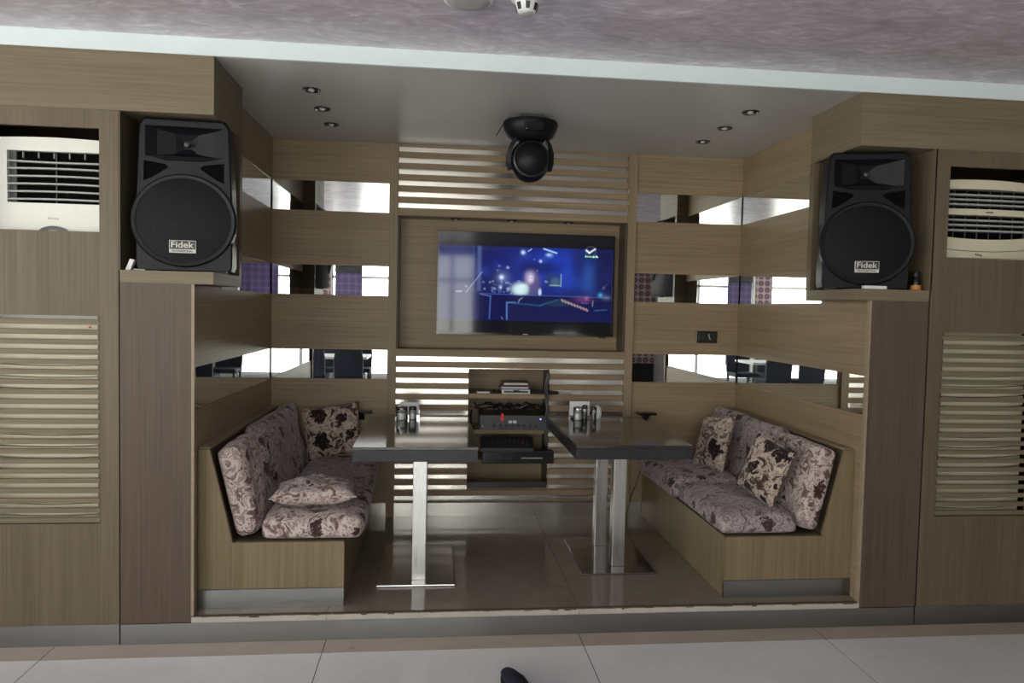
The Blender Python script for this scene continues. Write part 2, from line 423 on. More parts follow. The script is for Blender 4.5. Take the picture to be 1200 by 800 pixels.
# floor of the hall: large grey tiles, a tan border row along the kick
TX = [-4.33, -3.09, -1.85, -0.61, 0.63, 1.87, 3.105, 4.345, 5.585, 6.825]
f = MB()
xs = [ROOM_X0] + TX + [ROOM_X1]; g = 0.0022
ys = [-0.135 - 1.24*k for k in range(7)]
for i in range(len(xs)-1):
    for j in range(len(ys)-1):
        f.box(xs[i]+g, xs[i+1]-g, ys[j+1]+g, ys[j]-g, -0.02, 0)
struct('floor', f, 'grey_floor_tile')
f = MB()
for i in range(len(xs)-1): f.box(xs[i]+g, xs[i+1]-g, -0.135+g/2, 0.02, -0.02, 0)
struct('floor_border', f, 'tan_floor_tile')
struct('floor_grout', MB().box(ROOM_X0-.2, ROOM_X1+.2, ROOM_Y0-.2, 2.1, -0.05, -0.0015), 'grout')
# raised platform of the booth
f = MB()
for x0, x1 in ((0, 0.63), (0.63, 1.87), (1.87, 3.105), (3.105, W)):
    f.box(x0+0.001, x1-0.001, 0.012, 1.95, 0.02, ZP)
struct('floor_platform', f, 'platform_stone')
f = MB()
for x0, x1 in ((0, 0.63), (0.63, 1.87), (1.87, 3.105), (3.105, W)):
    f.box(x0+0.001, x1-0.001, -0.002, 0.0105, ZS-0.005, ZP-0.003)
struct('trim_nosing', f, 'cream_stone')
f = MB(); random.seed(4); x = 0.002
while x < W-0.02:
    w_ = random.uniform(0.008, 0.05); x2 = min(x+w_, W-0.002)
    f.box(x, x2, -0.0028, 0.014, ZP-0.0045-random.choice((0.0, 0.001, 0.002, 0.006, 0.009))*random.random(), ZP+0.0008); x = x2
struct('trim_worn_edge', f, 'grime')

# steel kicks
struct('baseboard_left', MB().box(ROOM_X0, SL-0.003, -0.003, 0.03, 0.001, ZS), 'steel_plinth')
struct('baseboard_step', MB().box(SL+0.003, SR-0.003, -0.004, 0.02, 0.001, ZS-0.002), 'steel_plinth')
struct('baseboard_right', MB().box(SR+0.003, ROOM_X1, -0.003, 0.03, 0.001, ZS), 'steel_plinth')
struct('baseboard_back', MB().box(0, W, D-0.022, D-0.006, ZP, 0.225), 'steel_backing')

def front_wall(name, xa, xb, ox0, ox1):
    f = MB()
    AZ0, AZ1, LZ0, LZ1 = 1.93, 2.40, 0.578, 1.545
    t = 0.022
    f.box(xa, ox0, 0, t, ZS, ZFB); f.box(ox1, xb, 0, t, ZS, ZFB)
    for z0, z1 in ((ZS, LZ0), (LZ1, AZ0), (AZ1, ZFB)): f.box(ox0, ox1, 0, t, z0, z1)
    struct(name, f, 'wood_vertical')
LOX = (-0.93, -0.407); ROX = (3.752, 4.275)
front_wall('wall_front_left', ROOM_X0, SL-0.004, *LOX)
front_wall('wall_front_right', SR+0.004, ROOM_X1, *ROX)
# dark closets behind the two front walls
for s, x0, x1 in (('left', -1.3, SL-0.012), ('right', SR+0.012, 4.6)):
    struct('wall_closet_back_'+s, MB().box(x0, x1, 0.60, 0.62, 0.0, ZFB), 'wood_niche_dark')
    struct('wall_closet_outer_'+s, MB().box(*((x0-0.02, x0) if s == 'left' else (x1, x1+0.02)), 0.022, 0.62, 0.0, ZFB), 'wood_niche_dark')
    struct('wall_closet_inner_'+s, MB().box(*((x1-0.004, x1) if s == 'left' else (x0, x0+0.004)), 0.022, 0.62, 0.0, ZFB), 'wood_niche_dark')
    struct('wall_closet_top_'+s, MB().box(x0, x1, 0.022, 0.60, ZFB-0.02, ZFB), 'wood_niche_dark')
    struct('floor_closet_'+s, MB().box(x0, x1, 0.03, 0.60, 0.001, 0.02), 'wood_niche_dark')

def mx_(side, x): return x if side == 'left' else W-x
def mbox(f, side, x0, x1, *r, **k):
    a, b_ = sorted((mx_(side, x0), mx_(side, x1))); return f.box(a, b_, *r, **k)
PAN = [(ZP, 1.105), (1.31, 1.69), (1.897, 2.27), (2.475, ZFT)]
MIR = [(1.105, 1.31), (1.69, 1.897), (2.27, 2.475)]
for side in ('left', 'right'):
    # pillar under the speaker shelf
    f = MB(); mbox(f, side, SL+0.002, -0.001, 0, 0.022, ZS, SHELF0)
    struct('wall_pillar_'+side, f, 'wood_pillar')
    # edge strip of the side wall panel, paler wood standing in for caught light
    f = MB(); mbox(f, side, -0.001, 0.012, 0.0, 0.022, ZP, SHELF0-.001)
    struct('trim_edge_'+side, f, 'wood_edge_lit')
    # side wall of the recess: panels, with mirror strips between
    f = MB()
    for z0, z1 in PAN:
        for a, b_, y0 in ((z0, min(z1, SHELF0), 0.024), (max(z0, SHELF0), z1, ND+0.045)):
            if b_ > a: mbox(f, side, -0.022, 0.0, y0, D, a, b_)
    mbox(f, side, -0.05, -0.022, 0.024, D+0.05, 0.0, SHELF0); mbox(f, side, -0.05, -0.022, ND+0.045, D+0.05, SHELF0, ZFT)
    struct('wall_'+side, f, 'wood_horizontal')
    # speaker niche: shelf, back board, side board, fascia above
    f = MB(); mbox(f, side, SL+0.002, NX, 0, ND+0.04, SHELF0, SHELF1)
    struct('trim_speaker_shelf_'+side, f, 'wood_fascia')
    f = MB(); mbox(f, side, SL+0.002, NX, ND, ND+0.04, SHELF1, ZFB)
    mbox(f, side, SL-0.003, SL+0.004, 0, ND, SHELF1, ZFB)
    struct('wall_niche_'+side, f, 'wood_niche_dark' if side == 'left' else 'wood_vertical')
    f = MB(); mbox(f, side, NX-0.03, NX+0.0015, ND-0.006, ND+0.042, SHELF1, ZFB)
    struct('trim_niche_post_'+side, f, 'wood_vertical')
f = MB(); f.box(ROOM_X0, NX, 0, ND+0.04, ZFB+0.001, ZFT); struct('trim_fascia_left', f, 'wood_fascia')
f = MB(); f.box(W-NX, ROOM_X1, 0, ND+0.04, ZFB+0.001, ZFT); struct('trim_fascia_right', f, 'wood_fascia')

# back wall
P0, P1, P2, P3 = 0.80, 0.857, 2.497, 2.555
f = MB()
for z0, z1 in PAN:
    f.box(0, P0, D, D+0.03, z0, z1); f.box(P3, W, D, D+0.03, z0, z1)
f.box(0, P0, D+0.03, D+0.06, 0, ZFT); f.box(P3, W, D+0.03, D+0.06, 0, ZFT)
f.box(P1, P2, D, D+0.03, 2.732, ZFT)
f.box(P1, P2, D-0.018, D+0.2, 2.255, 2.278); f.box(P1, P2, D-0.018, D+0.2, 1.270, 1.322)
f.box(P1-0.02, P1, D, D+0.2, 1.27, 2.27); f.box(P2, P2+0.02, D, D+0.2, 1.27, 2.27)
struct('wall_back', f, 'wood_horizontal')
f = MB(); f.box(P1-0.02, P2+0.02, D+0.175, D+0.20, 1.27, 2.28)
struct('wall_tv_recess', f, 'wood_horizontal')
f = MB(); f.box(P1, P1+0.012, D+0.005, D+0.175, 1.322, 2.255); f.box(P2-0.012, P2, D+0.005, D+0.175, 1.322, 2.255)
struct('trim_recess_jamb', f, 'wood_niche_dark')
for i, (a, b_) in enumerate(((P0, P1), (P2, P3))):
    f = MB(); f.box(a, b_, D-0.03, D+0.03, ZP, ZFT)
    struct('trim_post_' + ('left' if i == 0 else 'right'), f, 'wood_post')
    f = MB(); xx = a if i == 0 else b_-0.012
    f.box(xx-0.004 if i == 0 else xx+0.004, xx+0.012 if i == 0 else xx+0.016, D-0.012, D+0.02, ZP, ZFT)
    struct('trim_post_rebate_' + ('left' if i == 0 else 'right'), f, 'wood_horizontal')

# ceilings
struct('ceiling', MB().box(ROOM_X0-.2, ROOM_X1+.2, ROOM_Y0-.2, 0.0, CEIL, CEIL+0.08), 'mauve_plaster')
struct('ceiling_recess', MB().box(ROOM_X0-.2, ROOM_X1+.2, 0.012, 2.1, ZFT, ZFT+0.16), 'recess_ceiling_paint')
struct('trim_ceiling_step', MB().box(ROOM_X0-.2, ROOM_X1+.2, -0.006, 0.012, ZFT, CEIL+0.01), 'white_paint')
f = MB(); f.box(ROOM_X0-.2, ROOM_X1+.2, 2.0, 2.1, -0.05, 2.9)
struct('wall_shell_back', f, 'room_paint')  # unseen outer shell, added to keep sky light from leaking in

# hall behind the camera
def holed(name, axis, pos, th, a0, a1, holes, mat):
    f = MB(); z1 = CEIL
    def bx(p, q, zz0, zz1):
        if q-p < 1e-4 or zz1-zz0 < 1e-4: return
        if axis == 'y': f.box(p, q, pos-th, pos, zz0, zz1)
        else: f.box(pos-th, pos, p, q, zz0, zz1)
    cur = a0
    for h0, h1, hz0, hz1 in sorted(holes):
        bx(cur, h0, 0, z1); bx(h0, h1, 0, hz0); bx(h0, h1, hz1, z1); cur = h1
    bx(cur, a1, 0, z1)
    struct(name, f, mat)
holed('wall_rear', 'y', ROOM_Y0, 0.2, ROOM_X0-0.2, ROOM_X1+0.2, REAR_WIN, 'room_paint')
holed('wall_side_left', 'x', ROOM_X0, 0.2, ROOM_Y0-0.2, 2.1, LEFT_WIN, 'room_paint')
struct('wall_side_right', MB().box(ROOM_X1, ROOM_X1+0.2, ROOM_Y0-.2, 2.1, 0, CEIL), 'wood_niche_dark')
wi = 0
for axis, pos, wins in (('y', ROOM_Y0-0.1, REAR_WIN), ('x', ROOM_X0-0.1, LEFT_WIN)):
    for a0, a1, z0, z1 in wins:
        wi += 1
        f = MB(); gl = MB(); nb = max(2, round((a1-a0)/1.1)); t = 0.03
        def bx(F, p, q, zz0, zz1, tt):
            if axis == 'y': F.box(p, q, pos-tt, pos+tt, zz0, zz1)
            else: F.box(pos-tt, pos+tt, p, q, zz0, zz1)
        for k in range(nb+1):
            c = a0 + (a1-a0)*k/nb; bx(f, max(a0, c-0.03), min(a1, c+0.03), z0, z1, t)
        bx(f, a0, a1, z0, z0+0.05, t); bx(f, a0, a1, z1-0.05, z1, t); bx(f, a0, a1, 2.14, 2.19, t)
        bx(gl, a0+0.01, a1-0.01, z0+0.01, z1-0.01, 0.003)
        wf = struct('window_%d' % wi, f, 'white_frame')
        pn = gl.build('pane', 'window_glass', wf, local=True)

# ------------------------------------------------------------------ mirror strips
rows = ['lowest', 'middle', 'topmost']
for i, (z0, z1) in enumerate(MIR):
    for nm, (x0, x1, y0, y1), where in (
            ('bl', (0.001, P0-0.001, D+0.006, D+0.028), 'on the back wall left of the slats'),
            ('br', (P3+0.001, W-0.001, D+0.006, D+0.028), 'on the back wall right of the slats'),
            ('l', (-0.021, -0.006, 0.03, D), 'on the side wall over the left bench'),
            ('r', (W+0.006, W+0.021, 0.03, D), 'on the side wall over the right bench')):
        if nm in ('l', 'r') and i > 0: y0 = ND+0.05
        f = MB(); f.box(x0, x1, y0, y1, z0+0.001, z1-0.001)
        single('mirror_strip', f, 'mirror_glass', '%s mirror strip %s' % (rows[i], where), 'mirror', 'mirror strips between the wall panels', loc=((x0+x1)/2, (y0+y1)/2, z0))

# ------------------------------------------------------------------ slatted panels
t = thing('slatted_panel', ((P1+P2)/2, D, 2.28), 'wooden slats over brushed steel above the television', 'wall panel', 'slatted wall panels')
MB().box(P1, P2, D+0.004, D+0.02, 2.279, 2.731).build('steel_backing', 'steel_backing', t)
f = MB()
for k in range(6):
    z1 = 2.731-0.0776*k - 0.0345; f.box(P1+.001, P2-.001, D-0.016, D+0.004, z1-0.0431, z1, 0.0015, 1)
f.build('slats', 'wood_horizontal', t)
NX0, NX1 = 1.372, 1.955
t = thing('slatted_panel', ((P1+P2)/2, D, 0.226), 'wooden slats over brushed steel around the equipment niche', 'wall panel', 'slatted wall panels')
f = MB(); f.box(P1, NX0, D+0.004, D+0.02, 0.227, 1.269); f.box(NX1, P2, D+0.004, D+0.02, 0.227, 1.269)
f.box(NX0, NX1, D+0.004, D+0.02, 0.227, 0.273+0.036); f.box(NX0, NX1, D+0.004, D+0.02, 1.185, 1.269)
f.build('steel_backing', 'steel_backing', t)
f = MB()
for k in range(14):
    z1 = 1.269-0.0766*k-0.0355; z0 = max(0.228, z1-0.0411)
    if k in (0, 12, 13) or z0 > 1.18: f.box(P1+.001, P2-.001, D-0.016, D+0.004, z0, z1, 0.0015, 1)
    else:
        f.box(P1+.001, NX0, D-0.016, D+0.004, z0, z1, 0.0015, 1); f.box(NX1, P2-.001, D-0.016, D+0.004, z0, z1, 0.0015, 1)
f.build('slats', 'wood_horizontal', t)

# ------------------------------------------------------------------ equipment niche and its contents
NB = D+0.30
t = thing('equipment_niche', ((NX0+NX1)/2, D, 0.309), 'open wooden niche with shelves holding audio gear below the television', 'shelf unit')
MB().box(NX0, NX1, NB, NB+0.015, 0.309, 1.19).build('back_board', 'wood_horizontal', t)
MB().box(NX0-0.012, NX0, D+0.021, NB+0.015, 0.31, 1.184).build('side_board', 'wood_niche_dark', t)
MB().box(NX1, NX1+0.012, D+0.021, NB+0.015, 0.31, 1.184).build('side_board', 'wood_niche_dark', t)
S1, S2, S3 = 1.010, 0.752, 0.535
for z0, z1, y0 in ((S1-0.034, S1, D-0.018), (S2-0.030, S2, D-0.018), (S3-0.02, S3, D-0.02), (0.310, 0.322, D+0.01)):
    MB().box(NX0, NX1, y0, NB, z0, z1, 0.002).build('shelf', 'wood_horizontal', t)
MB().box(NX0+0.004, NX1-0.004, D+0.012, D+0.022, 0.322, 0.365).build('lower_rail', 'black_plastic', t, label='black rail along the bottom shelf')

# amplifier on the second shelf
ax0, ax1, ay = 1.455, 1.935, D-0.045
t = thing('amplifier', ((ax0+ax1)/2, ay, S2), 'dark rack amplifier with a row of knobs and a blue light', 'amplifier')
MB().box(ax0+0.008, ax1-0.008, ay+0.004, NB-0.02, S2+0.004, S2+0.105, 0.004).build('case', 'black_plastic', t)
MB().box(ax0, ax1, ay-0.004, ay+0.004, S2+0.003, S2+0.108, 0.0015).build('front_panel', 'grey_metal', t)
for k in range(8):
    x = ax0+0.105+k*0.043
    MB().lathe([(0.0095, -0.016), (0.011, 0.0)], (x, ay-0.004, S2+0.03), 14, 'y').build('knob', 'black_plastic', t, True)
for k in range(2):
    MB().box(ax0+0.205+k*0.032, ax0+0.23+k*0.032, ay-0.008, ay-0.004, S2+0.052, S2+0.072, 0.001).build('button', 'white_plastic', t)
for k in range(2):
    MB().box(ax0+0.015, ax0+0.032, ay-0.007, ay-0.004, S2+0.02+0.05*k, S2+0.036+0.05*k).build('socket', 'gloss_black', t)
MB().lathe([(0.004, -0.008), (0.0055, -0.004)], (ax1-0.045, ay, S2+0.082), 12, 'y').build('indicator_light', 'blue_led', t)
# red adapter leaning on the amplifier
t = thing('red_adapter', (1.614, ay-0.012, S2+0.07), 'small red adapter plugged into the front of the amplifier', 'adapter')
MB().box(1.602, 1.626, ay-0.018, ay-0.005, S2+0.07, S2+0.105, 0.003).build('body', 'red_plastic', t)
MB().box(1.607, 1.621, ay-0.016, ay-0.007, S2+0.105, S2+0.125, 0.002).build('plug', 'red_plastic', t)
# cables heaped over the amplifier
random.seed(11)
f = MB()
for k in range(9):
    x0 = random.uniform(NX0+0.03, NX1-0.1); pts = []
    for q in range(7):
        pts.append((min(NX1-0.03, x0+0.045*q+random.uniform(-.02, .02)), random.uniform(D+0.02, D+0.2), S2+0.125+random.uniform(0.0, 0.05)))
    f.tube(pts, 0.006, 6)
pts = [(NX0+0.03, D+0.06, S2+0.13), (NX0+0.02, D+0.02, S2+0.08), (NX0+0.03, D-0.03, S2+0.02), (NX0+0.05, D+0.02, S2+0.01)]
f.tube(pts, 0.007, 6)
single('cable_bundle', f, 'black_plastic', 'heap of black cables lying on top of the rack amplifier', 'cables', loc=(1.6, D+0.1, S2+0.11), smooth=True)
f = MB()
for k, (dx, r) in enumerate(((0.0, 0.02), (0.004, 0.017), (-0.006, 0.02), (0.002, 0.014))):
    pts = [(NX1-0.022+dx+r*0.5*math.sin(q*1.3+k), D-0.034-0.004*k+0.003*math.cos(q*1.7), 1.165-q*0.052) for q in range(11)]
    f.tube(pts, 0.006, 6)
single('hanging_cables', f, 'black_plastic', 'black cables hanging down the right inside edge of the niche', 'cables', loc=(NX1-0.03, D-0.034, 0.63), smooth=True)

# mixer on top of the receiver, under the second shelf
rx0, rx1, ry = 1.472, 1.985, D-0.10
t = thing('receiver', ((rx0+rx1)/2, ry, S3), 'flat black receiver box under the mixing console', 'receiver')
MB().box(rx0, rx1-0.0, ry, D-0.022, S3-0.012, S3+0.075, 0.004).build('case', 'black_plastic', t)
MB().box(rx0+0.004, rx1-0.004, ry-0.004, ry+0.002, S3-0.006, S3+0.07, 0.002).build('front_panel', 'gloss_black', t)
MB().box(rx0+0.28, rx0+0.43, ry-0.006, ry-0.003, S3+0.026, S3+0.032).build('display_strip', 'badge_silver', t)
for k in range(4):
    MB().box(rx0+0.09+0.035*k, rx0+0.115+0.035*k, ry-0.006, ry-0.003, S3+0.025, S3+0.034).build('button', 'grey_metal', t)
mx0, mx1 = 1.462, 1.84
MZ = S3+0.076
t = thing('mixing_console', ((mx0+mx1)/2, D-0.06, MZ), 'black mixing console with rows of sliders on top of the receiver', 'mixer')
prof = [(D-0.10, MZ), (D-0.10, MZ+0.022), (D-0.03, MZ+0.09), (D-0.022, MZ+0.09), (D-0.022, MZ)]
MB().prism(prof, 'x', mx0, mx1, 0.002).build('case', 'black_plastic', t)
sl = Vector((0, 0.07, 0.068)).normalized(); nr = Vector((0, -sl.z, sl.y))
for k in range(11):
    x = mx0+0.03+k*0.03
    f = MB(); p = Vector((x, D-0.10, MZ+0.022))+sl*0.018; q = p+sl*0.06
    f.tube([p+nr*0.001, q+nr*0.001], 0.0025, 6); f.build('slider_track', 'grey_metal', t)
    f = MB(); c = p+sl*(0.012+0.03*((k*7) % 5)/5); f.tube([c, c+nr*0.010], 0.0055, 8)
    f.build('slider_knob', 'red_plastic' if k == 9 else 'grey_metal', t)

# top shelf: phone, disc cases, black cloth and cable
t = thing('mobile_phone', (1.475, D+0.035, S1), 'white mobile phone lying at the left end of the top shelf', 'phone')
MB().box(1.435, 1.525, D+0.005, D+0.055, S1+0.0005, S1+0.012, 0.003).build('body', 'white_plastic', t)
MB().box(1.442, 1.518, D+0.009, D+0.051, S1+0.0125, S1+0.0135).build('screen', 'purple_case', t)
zc = S1+0.0005
for k, (mname, x0, x1, y0, y1, h, lab) in enumerate((
        ('white_plastic', 1.612, 1.815, D-0.012, D+0.13, 0.030, 'white box at the bottom of the stack on the top shelf'),
        ('purple_case', 1.60, 1.812, D-0.005, D+0.13, 0.026, 'purple case in the middle of the stack on the top shelf'),
        ('black_plastic', 1.615, 1.81, D-0.002, D+0.13, 0.028, 'black disc case on top of the stack on the top shelf'))):
    t = thing('disc_case', ((x0+x1)/2, (y0+y1)/2, zc), lab, 'case', 'cases stacked on the top shelf')
    MB().box(x0, x1, y0, y1, zc, zc+h-0.001, 0.003).build('shell', mname, t)
    MB().box(x0+0.012, x1-0.012, y0-0.0012, y0+0.001, zc+0.007, zc+h-0.008).build('spine_label', ('grey_metal', 'badge_silver', 'badge_silver')[k], t)
    zc += h
f = MB(); random.seed(3)
for k in range(8):
    pts = [(1.56+0.055*q+random.uniform(-.01, .01), D+0.03+random.uniform(-.035, .08), S1+0.007+0.006*(k//3)+random.uniform(0, .004)) for q in range(5+k % 3)]
    pts = [(min(p[0], 1.93), p[1], p[2]) for p in pts]
    if k > 3: pts = [(p[0]+0.1, p[1]-0.02, p[2]) for p in pts if p[0]+0.1 < 1.95]
    if len(pts) > 2: f.tube(pts, 0.006, 6)
f.tube([(1.80, D+0.0, S1+0.008), (1.87, D-0.012, S1+0.009), (1.94, D-0.03, S1+0.009), (1.99, D-0.035, S1+0.010), (2.02, D-0.033, S1+0.010), (1.93, D-0.010, S1+0.022), (1.82, D+0.01, S1+0.02)], 0.009, 8)
single('cable_bundle', f, 'black_plastic', 'tangle of black cable spilling off the top shelf to the right', 'cables', loc=(1.8, D, S1), smooth=True)

# ------------------------------------------------------------------ television
t = thing('television', (1.784, D+0.10, 1.43), 'flat television showing a blue concert scene in the wooden recess', 'television')
TX0, TX1, TZ0, TZ1, TY = 1.137, 2.432, 1.428, 2.168, D+0.08
MB().box(TX0+0.03, TX1-0.03, TY+0.03, TY+0.095, TZ0+0.05, TZ1-0.05, 0.01).build('rear_housing', 'black_plastic', t)
f = MB()
f.box(TX0, TX1, TY, TY+0.032, TZ1-0.012, TZ1); f.box(TX0, TX1, TY, TY+0.032, TZ0, TZ0+0.016)
f.box(TX0, TX0+0.011, TY, TY+0.032, TZ0+0.016, TZ1-0.012); f.box(TX1-0.011, TX1, TY, TY+0.032, TZ0+0.016, TZ1-0.012)
f.build('frame', 'gloss_black', t)
MB().box(1.765, 1.80, TY-0.001, TY+0.002, TZ0+0.005, TZ0+0.010).build('maker_mark', 'badge_silver', t, label='tiny silver mark under the screen')
MB().box(2.33, 2.38, TY+0.006, TY+0.02, TZ0-0.012, TZ0).build('sensor', 'black_plastic', t)
# screen mesh with the picture stored per vertex
nxp, nyp = 360, 204
U, V = np.meshgrid(np.linspace(0, 1, nxp), np.linspace(0, 1, nyp))   # V runs downwards
def blob(cx, cy, rx, ry, p=2.0): return np.exp(-(((U-cx)/rx)**2+((V-cy)/ry)**2)**(p/2))
def seg(x0, y0, x1, y1, w):
    dx, dy = x1-x0, (y1-y0)*0.57; px, py = U-x0, (V-y0)*0.57
    tt = np.clip((px*dx+py*dy)/(dx*dx+dy*dy), 0, 1)
    return np.exp(-((px-tt*dx)**2+(py-tt*dy)**2)/(w*w))
img = np.zeros((nyp, nxp, 3))
rng = np.random.RandomState(5)
def add(mask, c): 
    global img
    img = img + mask[..., None]*np.array(c)
def over(mask, c):
    global img
    k = np.clip(mask, 0, 1)[..., None]; img = img*(1-k)+k*np.array(c)
add(np.ones_like(U), (0.006, 0.009, 0.085))
add(blob(0.64, 0.28, 0.17, 0.20), (0.004, 0.025, 0.26)); add(blob(0.70, 0.42, 0.25, 0.20), (0.002, 0.012, 0.12)); add(blob(0.40, 0.30, 0.14, 0.2), (0.002, 0.004, 0.05))
add(blob(0.10, 0.3, 0.12, 0.3), (0.012, 0.018, 0.05)); add(blob(0.86, 0.42, 0.05, 0.16), (0.012, 0.05, 0.10))  # left blob puts a grey-blue screen reflection into the picture
over(blob(0.96, 0.4, 0.07, 0.5, 4)*0.6, (0.006, 0.004, 0.04))
# soft uneven stage haze
for k in range(60):
    x, y, r = rng.uniform(0.25, 1.0), rng.uniform(0.14, 0.6), rng.uniform(0.01, 0.05)
    add(blob(x, y, r, r*1.6), np.array((0.004, 0.012, 0.07))*rng.uniform(-0.6, 1.0))
img = np.clip(img, 0.002, 2)
band = np.exp(-((U-0.228)/0.012)**4)*(V < 0.58); add(band, (0.05, 0.07, 0.14))
band = np.exp(-((U-0.193)/0.007)**4)*(V < 0.58); add(band, (0.0, 0.03, 0.06))
over(blob(0.57, 0.33, 0.13, 0.07, 4)*0.7, (0.003, 0.005, 0.05)); over(blob(0.80, 0.30, 0.04, 0.16, 4)*0.5, (0.006, 0.012, 0.08))
for x, y, r, c in ((0.476, 0.178, 0.011, 1.0), (0.578, 0.262, 0.008, 0.9), (0.355, 0.435, 0.012, 1.0), (0.36, 0.44, 0.035, 0.18), (0.342, 0.32, 0.006, .25), (0.39, 0.335, 0.007, .6),
                   (0.333, 0.365, 0.005, .25), (0.252, 0.488, 0.006, .25), (0.29, 0.488, 0.006, .3), (0.315, 0.55, 0.006, .5), (0.26, 0.556, 0.005, .4), (0.384, 0.49, 0.005, .5),
                   (0.455, 0.47, 0.005, .35), (0.61, 0.47, 0.006, .4), (0.155, 0.535, 0.005, .35), (0.35, 0.535, 0.010, .55), (0.393, 0.55, 0.008, .5), (0.54, 0.245, 0.003, .5), (0.56, 0.36, 0.004, .3), (0.95, 0.52, 0.006, .15)):
    add(blob(x, y, r, r*1.75), (0.62*c, 0.78*c, 1.0*c))
for k in range(34):
    x, y = rng.uniform(0.30, 0.42), rng.uniform(0.47, 0.60); add(blob(x, y, 0.003, 0.008), np.array((0.3, 0.42, 0.5))*rng.uniform(0.2, 0.9))
add(seg(0.595, 0.135, 0.67, 0.175, 0.0035), (0.5, 0.75, 0.95)); add(seg(0.505, 0.165, 0.525, 0.14, 0.0025), (0.4, 0.6, 0.8))
over(blob(0.628, 0.20, 0.026, 0.028, 4)*0.7, (0.10, 0.22, 0.55)); add(blob(0.625, 0.195, 0.014, 0.012), (0.35, 0.5, 0.6))
over(blob(0.60, 0.25, 0.02, 0.03, 4)*0.5, (0.02, 0.08, 0.35))
fr = ((np.abs(U-0.655) < 0.045) & (np.abs(V-0.455) < 0.07)).astype(float); over(fr*0.7, (0.015, 0.04, 0.10)); over(blob(0.665, 0.47, 0.028, 0.045, 4)*0.6, (0.08, 0.16, 0.24))
add(seg(0.698, 0.39, 0.698, 0.515, 0.0022), (0.3, 0.45, 0.42)); add(seg(0.635, 0.505, 0.692, 0.505, 0.003), (0.22, 0.38, 0.30)); add(seg(0.62, 0.475, 0.61, 0.46, 0.002), (0.3, 0.3, 0.4))
# pale haired singer in a white jacket
over(blob(0.533, 0.49, 0.046, 0.125, 4)*0.9, (0.12, 0.10, 0.24)); over(blob(0.520, 0.43, 0.030, 0.062, 3), (0.40, 0.36, 0.55))
over(blob(0.522, 0.445, 0.016, 0.040, 3), (0.75, 0.66, 0.85)); over(blob(0.500, 0.47, 0.008, 0.09, 3)*0.7, (0.30, 0.24, 0.40))
over(blob(0.553, 0.50, 0.012, 0.11, 3)*0.7, (0.09, 0.07, 0.22)); over(blob(0.516, 0.437, 0.003, 0.006)*0.8, (0.12, 0.08, 0.18)); over(blob(0.529, 0.437, 0.003, 0.006)*0.8, (0.12, 0.08, 0.18)); over(blob(0.523, 0.468, 0.005, 0.004)*0.7, (0.4, 0.12, 0.25))
over(blob(0.465, 0.555, 0.050, 0.068, 4), (0.62, 0.85, 0.88)); over(blob(0.577, 0.58, 0.010, 0.04, 4), (0.5, 0.66, 0.85)); over(blob(0.48, 0.52, 0.02, 0.02)*0.6, (0.80, 0.95, 0.95))
over(blob(0.535, 0.565, 0.022, 0.07, 4)*0.8, (0.08, 0.07, 0.22))
# grand piano
over(np.clip((V-0.60)/0.02, 0, 1)*(U > 0.23)*0.95, (0.003, 0.005, 0.055)); add(blob(0.65, 0.80, 0.2, 0.10), (0.0, 0.002, 0.045))
add(seg(0.23, 0.605, 0.98, 0.62, 0.0022), (0.05, 0.09, 0.36)); add(seg(0.155, 0.595, 0.245, 0.385, 0.0025), (0.22, 0.26, 0.40)); add(seg(0.10, 0.588, 0.13, 0.585, 0.003), (0.4, 0.42, 0.45))
over(((V > 0.70) & (U > 0.39)).astype(float)*0.9, (0.003, 0.005, 0.065))
add(seg(0.39, 0.69, 0.58, 0.715, 0.0035), (0.01, 0.08, 0.17)); add(seg(0.58, 0.715, 0.685, 0.65, 0.003), (0.03, 0.12, 0.18))
over(blob(0.685, 0.69, 0.075, 0.032, 4)*0.6, (0.012, 0.05, 0.085))
for k in range(9): add(seg(0.705+k*0.018, 0.650+k*0.0115, 0.712+k*0.018, 0.665+k*0.0115, 0.005), (0.40, 0.28, 0.22))
add(seg(0.24, 0.612, 0.295, 0.63, 0.003), (0.10, 0.14, 0.35)); add(seg(0.295, 0.63, 0.29, 0.86, 0.0028), (0.06, 0.16, 0.45)); add(seg(0.388, 0.695, 0.39, 0.86, 0.0035), (0.10, 0.24, 0.55)); add(seg(0.36, 0.84, 0.365, 0.86, 0.003), (0.1, 0.2, 0.45))
add(seg(0.455, 0.69, 0.46, 0.66, 0.002), (0.25, 0.35, 0.45)); add(seg(0.46, 0.66, 0.478, 0.637, 0.002), (0.25, 0.35, 0.45)); add(seg(0.39, 0.69, 0.44, 0.685, 0.0025), (0.10, 0.2, 0.4))
add(blob(0.83, 0.645, 0.05, 0.03), (0.12, 0.03, 0.10)); add(blob(0.85, 0.63, 0.012, 0.02), (0.2, 0.08, 0.12)); add(seg(0.885, 0.71, 0.888, 0.655, 0.002), (0.25, 0.3, 0.4)); add(seg(0.82, 0.68, 0.86, 0.68, 0.002), (0.1, 0.12, 0.3))
add(blob(0.93, 0.595, 0.012, 0.02), (0.05, 0.35, 0.45)); add(blob(0.965, 0.62, 0.025, 0.025), (0.08, 0.10, 0.12)); add(seg(0.94, 0.53, 0.97, 0.48, 0.003), (0.02, 0.06, 0.12)); add(seg(0.90, 0.755, 0.97, 0.745, 0.003), (0.04, 0.10, 0.16))
over(np.clip((0.128-V)/0.008, 0, 1), (0.002, 0.002, 0.003)); over(np.clip((V-0.872)/0.008, 0, 1), (0.002, 0.002, 0.003))
